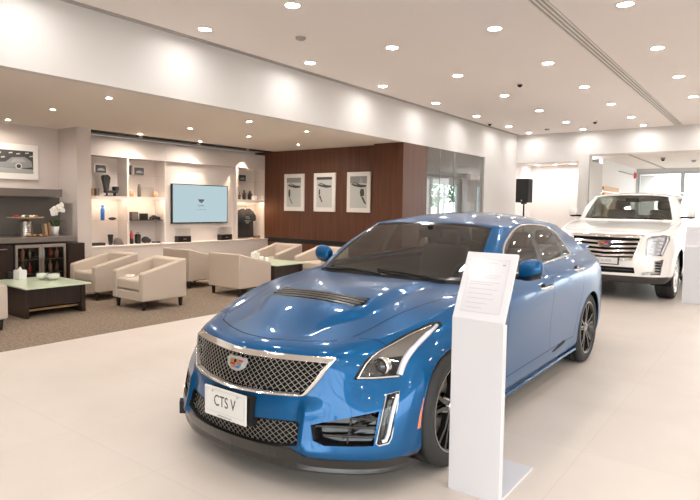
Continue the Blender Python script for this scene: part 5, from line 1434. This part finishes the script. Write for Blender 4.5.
for y in (6.38, 7.76, 9.17):      # fascia downlights that wash the panels
    q = thing('shelf_spotlight', {6.38: 'small spotlight above the second shelf bay', 7.76: 'small spotlight above the television', 9.17: 'small spotlight above the t-shirt bay'}[y], 'spotlight', (XW + .20, y, ZS - .012), 0, 'spotlights washing the shelf wall')
    b = MB(); b.lathe([(.034, 0), (.04, -.012), (.028, -.012), (.026, 0)], n=16); b.build('bezel', MATS['frame_white'], q)
    b = MB(); b.lathe([(.026, -.003), (.0005, -.003)], n=16); b.build('lamp_lens', MATS['spot_glow'], q)
    l = bpy.data.lights.new('shelf_spot', 'SPOT'); l.energy = 42; l.spot_size = math.radians(74); l.spot_blend = .25; l.color = (1, .80, .58); l.shadow_soft_size = .02
    o = bpy.data.objects.new('shelf_spot', l); COL.objects.link(o); o.location = (XW + .20, y, ZS - .03); o.rotation_euler = (0, 0, 0)
# television
t2 = thing('television', 'wall-mounted flat television showing a crest on pale blue', 'television', (XW - .055, 8.02, 1.49))
b = MB(); b.box(-.045, .015, -.755, .755, -.425, .425); b.build('bezel', MATS['speaker_black'], t2, bevel=.006)
b = MB(); b.box(.0152, .0165, -.735, .735, -.40, .408); s_ = b.build('screen', MATS['tv_screen'], t2)
b = MB(); H, W = .045, .075
o_ = [(-1.25, .9), (-.7, .65), (0, .8), (.7, .65), (1.25, .9), (.75, -.3), (.4, -.85), (0, -1), (-.4, -.85), (-.75, -.3)]
b.prism([(y * W, z * H + .07) for y, z in o_], .0166, .0176, 'x'); b.build('crest', MATS['tv_mark'], s_)
b = MB(); b.prism([(y * W * .6, z * H * .55 + .07) for y, z in o_[2:]], .0177, .0181, 'x'); b.build('crest_shield', MATS['photo_grey'], s_)
RX = (PI / 2, 0, PI / 2)
font_mesh('screen_text', 'Cadillac', .055, MATS['tv_mark'], s_, (.0172, 0, -.035), RX, .0002)
font_mesh('screen_text', 'BLACK & WHITE LOUNGE', .022, MATS['tv_mark'], s_, (.0172, 0, -.125), RX, .0002)
b = MB(); b.box(.0155, .018, -.03, .03, -.418, -.41); b.build('maker_mark', MATS['steel'], t2)
# merchandise
def item(nm, mt, f, x, y, z, lab, cat, grp=None, rz=0, **k):
    b = MB(); f(b); o = b.build(nm, MATS[mt], None, **k); o.location = (x, y, z + FL); o.rotation_euler = (0, 0, rz); return tag(o, lab, cat, grp)
Z0, Z1, Z2, Z3 = .6685, 1.1475, 1.6105, 2.0405
def photo(y, z, lab, w=.24, h=.17):
    q = thing('photo_frame', lab, 'photo frame', (-10.33, y, z + FL), 0, 'photo frames on the top glass shelves')
    b = MB(); b.box(-.012, 0, -w / 2, w / 2, 0, h); b.build('frame', MATS['acrylic'] if 0 else MATS['frame_white'], q)
    b = MB(); b.box(.0, .003, -w / 2 + .012, w / 2 - .012, .012, h - .012); p = b.build('picture', MATS['photo_dark'], q)
    b = MB(); b.add([(.0034, -w * .33, .05), (.0034, -w * .2, .09), (.0034, w * .1, .105), (.0034, w * .3, .075), (.0034, w * .34, .05)], [(0, 1, 2, 3, 4)]); b.build('picture_detail', MATS['photo_mid'], p, solidify=.0006)
photo(5.76, Z3, 'small car photograph on the top shelf of the leftmost bay'); photo(6.57, Z3, 'small car photograph on the top shelf of the second bay'); photo(9.33, Z3, 'small car photograph on the top shelf of the t-shirt bay')
item('thin_case', 'fabric_grey', lambda b: b.box(-.05, .05, -.015, .015, 0, .19), -10.33, 6.38, Z3, 'thin dark upright case left of the second bay photograph', 'case')
# black seat-shaped display piece
q = thing('seat_ornament', 'black miniature seat with tilted back on the upper lit shelf', 'ornament', (-10.33, 5.94, Z2 + FL))
b = MB(); b.prism([(-.10, .08), (-.05, .06), (.0, .36), (-.05, .41), (-.14, .40), (-.16, .36)], -.05, .05, 'x'); b.build('backrest', MATS['fabric_black'], q, bevel=.015)
b = MB(); b.box(-.07, .07, -.10, .14, .06, .11).box(-.07, .07, .08, .16, .11, .19); b.build('seat', MATS['fabric_black'], q, bevel=.015)
b = MB(); b.cyl((0, -.06, 0), (0, -.06, .07), .02, n=10).cyl((0, .10, 0), (0, .10, .07), .03, n=10).box(-.05, .05, -.09, .13, 0, .012); b.build('foot', MATS['leg_black'], q)
item('cardboard_box', 'brown_card', lambda b: b.box(-.04, .04, -.022, .022, 0, .14), -10.33, 5.585, Z2, 'thin brown box at the left end of the upper shelf', 'box', 'boxes on the upper shelf')
item('cardboard_box', 'fabric_grey', lambda b: b.box(-.04, .04, -.03, .03, 0, .14), -10.33, 5.68, Z2, 'grey box on the upper shelf, between brown box and black seat', 'box', 'boxes on the upper shelf')
item('water_bottle', 'blue_plastic', lambda b: b.lathe([(.001, 0), (.037, 0), (.038, .20), (.030, .225), (.018, .235), (.018, .25), (.026, .25), (.026, .285), (.001, .287)], n=18), -10.33, 5.79, Z1, 'blue drinks bottle on the lit glass shelf', 'bottle')
item('watch_stand', 'white_gloss', lambda b: (b.cyl((0, 0, 0), (0, 0, .01), .04, n=14), b.tube([(0, 0, .01), (0, .0, .12), (0, .03, .17)], .01, 6)), -10.33, 5.56, Z1, 'thin white stand at the left end of the glass shelf', 'stand')
item('sunglasses_case', 'fabric_black', lambda b: b.ball((0, 0, .028), .08, 8, (.45, 1.05, .35)), -10.33, 5.99, Z1, 'low black case right of the blue bottle', 'case')
item('folded_scarf', 'fabric_black', lambda b: b.box(-.08, .08, -.12, .12, 0, .05), -10.30, 5.67, Z0, 'flat folded black cloth at the left end of the ledge', 'scarf', bevel=.015, bseg=3)
item('travel_mug', 'leg_black', lambda b: b.lathe([(.001, 0), (.036, 0), (.05, .17), (.055, .175), (.055, .20), (.001, .205)], n=16), -10.30, 5.93, Z0, 'black travel mug on the ledge beside the grey cap', 'mug')
q = thing('baseball_cap', 'grey baseball cap lying on the ledge of the leftmost bay', 'cap', (-10.29, 6.08, Z0 + FL))
b = MB(); b.lathe([(.09, 0), (.092, .03), (.085, .075), (.06, .115), (.02, .135), (.001, .137)], n=20); b.build('crown', MATS['fabric_grey'], q)
b = MB(); b.add([(.02, -.085, .012), (.02, .085, .012), (.10, .07, .016), (.15, .03, .008), (.15, -.03, .008), (.10, -.07, .016)], [(0, 1, 2, 3, 4, 5)]); b.build('visor', MATS['fabric_grey'], q, solidify=.006)
for y, lab in ((6.40, 'pale orange mug at the left end of the second bay upper shelf'), (6.93, 'pale orange mug at the right end of the second bay upper shelf')):
    q = thing('coffee_mug', lab, 'mug', (-10.33, y, Z2 + FL), 0, 'orange mugs on the upper shelf')
    b = MB(); b.lathe([(.001, 0), (.038, 0), (.04, .115), (.035, .115), (.034, .008), (.001, .008)], n=16); b.build('cup', MATS['orange_plastic'], q)
    b = MB(); b.tube([(0, .038, .03), (0, .065, .035), (0, .068, .08), (0, .038, .09)], .006, 6); b.build('handle', MATS['petal_white'], q)
item('thermos_flask', 'fabric_grey', lambda b: b.lathe([(.001, 0), (.032, 0), (.034, .19), (.024, .215), (.026, .25), (.001, .255)], n=16), -10.33, 6.57, Z2, 'dark grey thermos flask on the second bay upper shelf', 'flask')
item('acrylic_box', 'acrylic', lambda b: b.box(-.06, .06, -.11, .11, 0, .20), -10.33, 6.76, Z2, 'clear acrylic display box between flask and right mug', 'display box')
item('gift_box', 'fabric_grey', lambda b: b.box(-.05, .05, -.075, .075, 0, .16), -10.33, 6.44, Z1, 'dark grey square box on the black shelf', 'box', rz=.1)
item('picture_block', 'leg_black', lambda b: (b.box(-.012, .012, -.09, .09, 0, .13), b.box(.012, .0135, -.075, .075, .015, .115)), -10.33, 6.67, Z1, 'small black framed block in the middle of the black shelf', 'photo block')
item('toy_car', 'leg_black', lambda b: (b.ball((0, 0, .04), .10, 8, (.45, 1.3, .32)), b.ball((0, -.02, .065), .06, 8, (.6, 1.1, .5)), [b.cyl((s * .03, y, .02), (s * .048, y, .02), .02, n=10) for s in (-1, 1) for y in (-.075, .075)]), -10.32, 6.92, Z1, 'black model car at the right end of the black shelf', 'model car')
q = thing('sports_bottle', 'red topped dark bottle on the second bay ledge', 'bottle', (-10.32, 6.39, Z0 + FL))
b = MB(); b.lathe([(.001, 0), (.034, 0), (.034, .12), (.001, .12)], n=14); b.build('base', MATS['leg_black'], q)
b = MB(); b.lathe([(.034, .12), (.036, .16), (.028, .20), (.015, .22), (.015, .26), (.001, .262)], n=14); b.build('upper_body', MATS['red_plastic'], q)
q = thing('camera_bag', 'tall black bag on the ledge right of the red bottle', 'bag', (-10.32, 6.53, Z0 + FL))
b = MB(); b.box(-.05, .05, -.045, .045, 0, .19); b.build('body', MATS['fabric_black'], q, bevel=.02, bseg=3)
b = MB(); b.tube([(0, -.03, .185), (0, -.02, .22), (0, .02, .22), (0, .03, .185)], .006, 6); b.build('handle', MATS['fabric_black'], q)
item('wash_bag', 'fabric_black', lambda b: (b.ball((0, 0, .07), .08, 8, (.6, 1.1, .85)), b.ball((0, .07, .05), .06, 8, (.6, 1, .8))), -10.32, 6.70, Z0, 'rounded black bag on the ledge, right of the tall black bag', 'bag')
item('wallet', 'leg_black', lambda b: b.box(-.05, .05, -.07, .07, 0, .025), -10.31, 6.94, Z0, 'flat black wallet at the right end of the second bay ledge', 'wallet', bevel=.006)
for y, lab in ((7.50, 'black box with clear cover on the ledge below the television, left of the pair'), (8.65, 'black box with clear cover on the ledge below the television, right of the pair')):
    q = thing('display_case', lab, 'display case', (-10.16, y, Z0 + FL), 0, 'display cases under the television')
    b = MB(); b.box(-.07, .07, -.16, .16, 0, .13); b.build('base', MATS['leg_black'], q, bevel=.004)
    b = MB(); b.box(-.06, .06, -.15, .15, .131, .30); b.build('cover', MATS['acrylic'], q)
    b = MB(); b.box(.070, .0715, -.04, .04, .055, .075); b.build('badge', MATS['steel'], q)
item('cologne_bottle', 'fabric_grey', lambda b: b.lathe([(.001, 0), (.03, 0), (.03, .10), (.012, .12), (.012, .17), (.001, .172)], n=14), -10.33, 9.24, Z2, 'small grey bottle at the left of the t-shirt bay shelf', 'bottle', 'dark bottles above the t-shirt')
item('cologne_bottle', 'leg_black', lambda b: b.lathe([(.001, 0), (.04, 0), (.042, .15), (.02, .18), (.02, .23), (.001, .235)], n=14), -10.33, 9.39, Z2, 'tall black bottle in the middle of the t-shirt bay shelf', 'bottle', 'dark bottles above the t-shirt')
item('cologne_bottle', 'leg_black', lambda b: b.lathe([(.001, 0), (.055, 0), (.06, .12), (.03, .17), (.025, .22), (.001, .222)], n=14), -10.36, 9.61, Z2, 'wide black bottle behind a white carton', 'bottle', 'dark bottles above the t-shirt')
item('carton', 'white_gloss', lambda b: b.box(-.035, .035, -.055, .055, 0, .10), -10.255, 9.65, Z2, 'small white carton in front of a black bottle', 'carton')
item('key_box', 'brown_card', lambda b: b.box(-.05, .05, -.075, .075, 0, .06), -10.28, 9.76, Z0, 'small brown box on the ledge right of the t-shirt', 'box')
# hanging t-shirt
b = MB(); b.tube([(-10.34, 9.06, 1.52), (-10.34, 9.89, 1.52)], .009, 8); tag(b.build('hanging_rail', MATS['steel'], None), 'thin steel rail across the t-shirt bay', 'rail')
q = thing('t_shirt', 'black t-shirt on a wooden hanger in the rightmost shelf bay', 't-shirt', (-10.32, 9.42, FL))
half = [(y * 1.22, z) for y, z in [(0, 1.36), (.045, 1.37), (.075, 1.395), (.20, 1.335), (.285, 1.22), (.295, 1.10), (.235, 1.085), (.215, 1.14), (.205, 1.0), (.21, .70), (0, .695)]]
b = MB(); n = 18; vs = []; pts = half + [(-y, z) for y, z in half[::-1][1:-1]]
fr = [(.055 * math.cos(min(1, abs(y) / .30) * PI / 2) + .012 * math.sin(y * 22 + z * 4), y, z) for y, z in pts]; bk = [(-.045 * math.cos(min(1, abs(y) / .30) * PI / 2), y, z) for y, z in pts]
m_ = len(pts); b.add(fr + bk + [(.06, 0, 1.05), (-.05, 0, 1.05)], [(i, (i + 1) % m_, 2 * m_) for i in range(m_)] + [((i + 1) % m_ + m_, i + m_, 2 * m_ + 1) for i in range(m_)] + [(i, i + m_, (i + 1) % m_ + m_, (i + 1) % m_) for i in range(m_)], True)
sh = b.build('shirt_body', MATS['fabric_black'], q)
b = MB(); b.tube([(0, -.19, 1.33), (0, -.05, 1.40), (0, 0, 1.415), (0, .05, 1.40), (0, .19, 1.33)], .010, 8); hg = b.build('hanger', MATS['tan_card'], q)
b = MB(); b.tube([(0, 0, 1.41), (.002, 0, 1.50), (-.003, 0, 1.527), (-.02, 0, 1.537), (-.037, 0, 1.528), (-.041, 0, 1.513)], .004, 6); b.build('hook', MATS['steel'], hg)
font_mesh('shirt_print', 'V-SERIES', .055, MATS['photo_pale'], sh, (.082, 0, 1.16), RX, .0006, scale=(.8, 1, 1))
for k, (w_, z) in enumerate(((.055, 1.20), (.09, 1.095), (.05, 1.05))):
    b = MB(); b.box(.078, .0815, -w_, w_, z - .006, z + .006); b.build('shirt_print', MATS['photo_pale'], sh)
# ------------------------------------------------------------------ framed prints on the wood wall
def print_frame(xc, lab, kind):
    q = thing('art_print', lab, 'picture', (xc, 9.929, 1.797), 0, 'framed prints on the wood wall')
    b = MB(); b.box(-.315, .315, -.035, 0, -.437, .437); b.build('frame', MATS['frame_white'], q, bevel=.004)
    b = MB(); b.box(-.225, .225, -.037, -.0352, -.34, .345); p = b.build('print', MATS['photo_pale'], q)
    def pl(m, pts, y=-.0376):
        b = MB(); b.add([(x, y, z) for x, z in pts], [tuple(range(len(pts)))]); b.build('print_detail', MATS[m], p, solidify=.0006)
    top = {0: .23, 1: .285, 2: .19}[kind]
    pl('photo_grey' if kind != 1 else 'photo_dark', [(-.225, top), (.225, top), (.225, .345), (-.225, .345)])
    if kind == 2: pl('photo_mid', [(.02, .19), (.12, .19), (.06, .34)], -.0382)
    pl('photo_dark', [(-.20, .17), (-.13, .135), (.06, .10), (.19, .11), (.22, .15), (.05, .165), (-.05, .20), (-.11, .215)], -.0384)
    pl('photo_mid', [(-.17, .175), (-.02, .16), (-.04, .185), (-.11, .20)], -.0390)
    k = {0: (-.14, 0), 1: (-.14, 0), 2: (.10, 0)}[kind][0]; w_ = {0: .032, 1: .022, 2: .06}[kind]; low = {0: -.10, 1: -.05, 2: -.08}[kind]
    pl('photo_dark', [(k - w_ * .6, .07), (k + w_ * .7, .07), (k + w_, -.02), (k + w_ * .8, low), (k - w_ * .6, low - .02), (k - w_, .0)], -.0384)
    e = {0: .12, 1: .10, 2: .12}[kind]
    pl('photo_grey' if kind == 0 else 'photo_dark', [(k - .02, low - .03), (k + .03, low - .02), (k + e * .7, low - .12), (k + e, low - .17), (k + e * .6, low - .17), (k + .03, low - .11)], -.0384)
print_frame(-9.17, 'white framed print with boat shape, nearest the shelf wall', 0)
print_frame(-8.235, 'white framed print with boat shape, the middle of three', 1)
print_frame(-7.275, 'white framed print with boat shape, nearest the wood column', 2)
# ------------------------------------------------------------------ showroom pieces
def kiosk(label, loc, sheet):
    q = thing('info_stand', label, 'information stand', loc, 0, 'white information stands')
    b = MB(); b.box(0, .28, 0, .50, 0, .012); b.build('base_plate', MATS['kiosk_white'], q, bevel=.002)
    b = MB(); b.add([(0, .0, .0121), (.28, .0, .0121), (.28, .045, .0121), (0, .045, .0121), (0, 0, .915), (.28, 0, .915), (.28, .045, .905), (0, .045, .905)], [(0, 3, 2, 1), (0, 1, 5, 4), (1, 2, 6, 5), (2, 3, 7, 6), (3, 0, 4, 7), (4, 5, 6, 7)])
    b.build('pillar', MATS['kiosk_white'], q, bevel=.002)
    a = math.atan2(.17, .335); c, s_ = math.cos(a), math.sin(a); L = .375
    b = MB(); vs = []
    for yy in (0, .02):
        for x, l in ((0, 0), (.28, 0), (.28, L), (0, L)): vs.append((x, yy * c + l * s_ + .0, .9155 + l * c - yy * s_ + (.0 if yy == 0 else .0)))
    b.add(vs, [(0, 1, 2, 3), (7, 6, 5, 4), (0, 4, 5, 1), (1, 5, 6, 2), (2, 6, 7, 3), (3, 7, 4, 0)]); hd = b.build('head_panel', MATS['kiosk_white'], q, bevel=.002)
    def on(x, l, d): return (x, l * s_ - d * c, .9155 + l * c + d * s_)
    def rect(nm, x0, x1, l0, l1, d, m, par):
        b = MB(); vs = [on(x0, l0, d), on(x1, l0, d), on(x1, l1, d), on(x0, l1, d), on(x0, l0, d - .0004), on(x1, l0, d - .0004), on(x1, l1, d - .0004), on(x0, l1, d - .0004)]
        b.add(vs, [(0, 1, 2, 3), (7, 6, 5, 4), (0, 4, 5, 1), (1, 5, 6, 2), (2, 6, 7, 3), (3, 7, 4, 0)]); return b.build(nm, MATS[m], par)
    sh = rect('sheet', .035, .245, .045, .335, .0009, 'paper_sheet', hd)
    for x0, x1, l0, l1 in ((.032, .248, .336, .3375), (.032, .248, .0425, .044), (.032, .0335, .044, .336), (.2465, .248, .044, .336)): rect('sheet_edge', x0, x1, l0, l1, .0013, 'ink_faint', hd)
    lines = [(.07, .18, .315), (.055, .11, .29), (.055, .10, .278), (.055, .21, .245), (.055, .20, .232), (.055, .215, .206), (.055, .18, .194), (.055, .21, .168), (.055, .19, .142), (.055, .20, .116), (.055, .17, .09), (.06, .15, .065)]
    for x0, x1, l in lines: rect('sheet_line', x0, x1, l, l + .0035, .0013, 'ink_faint', sh)
    rect('sheet_mark', .212, .226, .305, .311, .0013, 'ink_grey', sh)
mat('paper_sheet', (.65, .64, .67), .15, coat=.6); mat('ink_faint', (.47, .46, .49), .5)
kiosk('tall white information stand with tilted sheet, beside the blue sedan door', (-1.335, 2.66, 0), True)
kiosk('white information stand at the right frame edge, beside the white SUV', (-1.20, 10.55, 0), True)
q = thing('loudspeaker', 'black loudspeaker box on a stand by the back wall', 'loudspeaker', (-5.40, 14.6, 1.66))
b = MB(); b.box(-.17, .17, -.02, .31, 0, .62); b.build('cabinet', MATS['speaker_black'], q, bevel=.015)
b = MB(); b.box(-.158, .158, -.032, -.0205, .015, .605); b.build('front_grille', MATS['speaker_black'], q, bevel=.008)
b = MB(); b.cyl((0, -.0325, .05), (0, -.036, .05), .018, n=14); b.build('badge', MATS['silver_paint'], q)
b = MB(); b.box(-.06, .06, .10, .20, -.04, .0); b.build('socket', MATS['speaker_black'], q)
q = thing('speaker_stand', 'black tripod stand under the loudspeaker', 'stand', (-5.40, 14.75, 0))
b = MB(); b.cyl((0, 0, .25), (0, 0, 1.619), .02, n=12); b.build('pole', MATS['speaker_black'], q)
for k in range(3):
    a = 2 * PI * k / 3 + .5; b = MB(); b.tube([(0, 0, .75), (.42 * math.cos(a), .42 * math.sin(a), .015)], .013, 8); b.build('leg', MATS['speaker_black'], q)
b = MB(); b.cyl((0, 0, .70), (0, 0, .80), .035, n=12); b.build('collar', MATS['speaker_black'], q)
q = thing('fire_alarm', 'red fire alarm bell on the wall of the rear hall', 'alarm bell', (-4.048, 21.6, 2.70))
b = MB(); b.lathe([(.001, .085), (.05, .08), (.10, .045), (.11, .0)], n=20, axis='x'); b.build('bell', MATS['alarm_red'], q)
b = MB(); b.lathe([(.001, .11), (.02, .105), (.025, .085)], n=12, axis='x'); b.build('hub', MATS['frame_white'], q)
b = MB(); b.box(-4.048, -4.0, 17.25, 19.1, 0, 2.17); tag(b.build('wood_panel', MATS['board_orange'], None, bevel=.004), 'light orange wood panel on the wall left of the SUV roof', 'panel')
# ------------------------------------------------------------------ ground and trees outside the glazing
b = MB(); b.box(-40, 40, -40, 70, -.35, -.25); struct(b.build('ground', mat('paving', (.42, .40, .38), .9)))
def tree(x, y, h, lab, seed):
    r = random.Random(seed); q = thing('street_tree', lab, 'tree', (x, y, -.25), 0, 'trees outside the side windows')
    b = MB(); b.tube([(0, 0, 0), (.05, .02, h * .3), (.0, .08, h * .6)], [.13, .10, .06], 8); b.build('trunk', MATS['trunk_brown'], q)
    b = MB()
    for k in range(420):
        a, c_, rr = r.uniform(0, 2 * PI), r.uniform(-1, 1), h * .36 * r.uniform(.4, 1) ** .5; s_ = math.sqrt(1 - c_ * c_)
        p = Vector((rr * s_ * math.cos(a), rr * s_ * math.sin(a), h * .68 + rr * c_ * .8)); d = Vector((r.uniform(-1, 1), r.uniform(-1, 1), r.uniform(-1, 1))).normalized(); e = d.orthogonal().normalized()
        b.add([p - d * .16, p + e * .08, p + d * .16, p - e * .08], [(0, 1, 2, 3)])
    b.build('foliage', MATS['leaf_green'], q)
for i, (x, y, h) in enumerate(((-16.5, 30.5, 4.6), (-16.2, 36, 5.2), (-22, 37, 6.))):
    tree(x, y, h, ['green tree outside the side windows, nearest the wood column', 'green tree outside the far side window', 'taller green tree further off outside the side windows'][i], i)
# ------------------------------------------------------------------ daylight and view
w = bpy.data.worlds.new('world'); sc.world = w; w.use_nodes = True
nt = w.node_tree; bg = nt.nodes['Background']
tc = nt.nodes.new('ShaderNodeTexCoord'); sp = nt.nodes.new('ShaderNodeSeparateXYZ'); cr = nt.nodes.new('ShaderNodeValToRGB')
mr = nt.nodes.new('ShaderNodeMapRange'); mr.inputs['From Min'].default_value = -.3; mr.inputs['From Max'].default_value = .8
nt.links.new(tc.outputs['Generated'], sp.inputs[0]); nt.links.new(sp.outputs['Z'], mr.inputs['Value']); nt.links.new(mr.outputs[0], cr.inputs[0]); nt.links.new(cr.outputs[0], bg.inputs[0])
E_ = cr.color_ramp.elements; E_[0].color = (.55, .53, .50, 1); E_[0].position = .22; E_[1].color = (.86, .95, 1, 1); E_[1].position = .5
bg.inputs[1].default_value = 3.6
def area(name, loc, rot, sx, sy, power, col=(1, 1, 1), spread=180):
    l = bpy.data.lights.new(name, 'AREA'); l.shape = 'RECTANGLE'; l.size = sx; l.size_y = sy; l.energy = power; l.color = col; l.spread = math.radians(spread)
    o = bpy.data.objects.new(name, l); COL.objects.link(o); o.location = loc; o.rotation_euler = rot; return o
# window portals guide the sky light through the glazing
for nm, loc, rot, sx, sy in (('portal_right', (6.98, -1.5, 1.6), (0, PI / 2, 0), 2.98, 11), ('portal_front', (3.25, -6.98, 1.6), (PI / 2, 0, 0), 7.5, 2.98), ('portal_rear', (1.45, 21.95, 1.42), (-PI / 2, 0, 0), 10.9, 2.8)):
    o = area(nm, loc, rot, sx, sy, 1); o.data.cycles.is_portal = True
vs = sc.view_settings; vs.view_transform = 'Standard'; vs.look = 'None'; vs.gamma = 1; vs.exposure = 1.2
sc.display_settings.display_device = 'sRGB'
cy = sc.cycles; cy.use_denoising = True; cy.max_bounces = 10; cy.diffuse_bounces = 5; cy.glossy_bounces = 4; cy.transparent_max_bounces = 12; cy.transmission_bounces = 4
cy.sample_clamp_indirect = 6.; cy.caustics_reflective = False; cy.caustics_refractive = False; cy.blur_glossy = .3
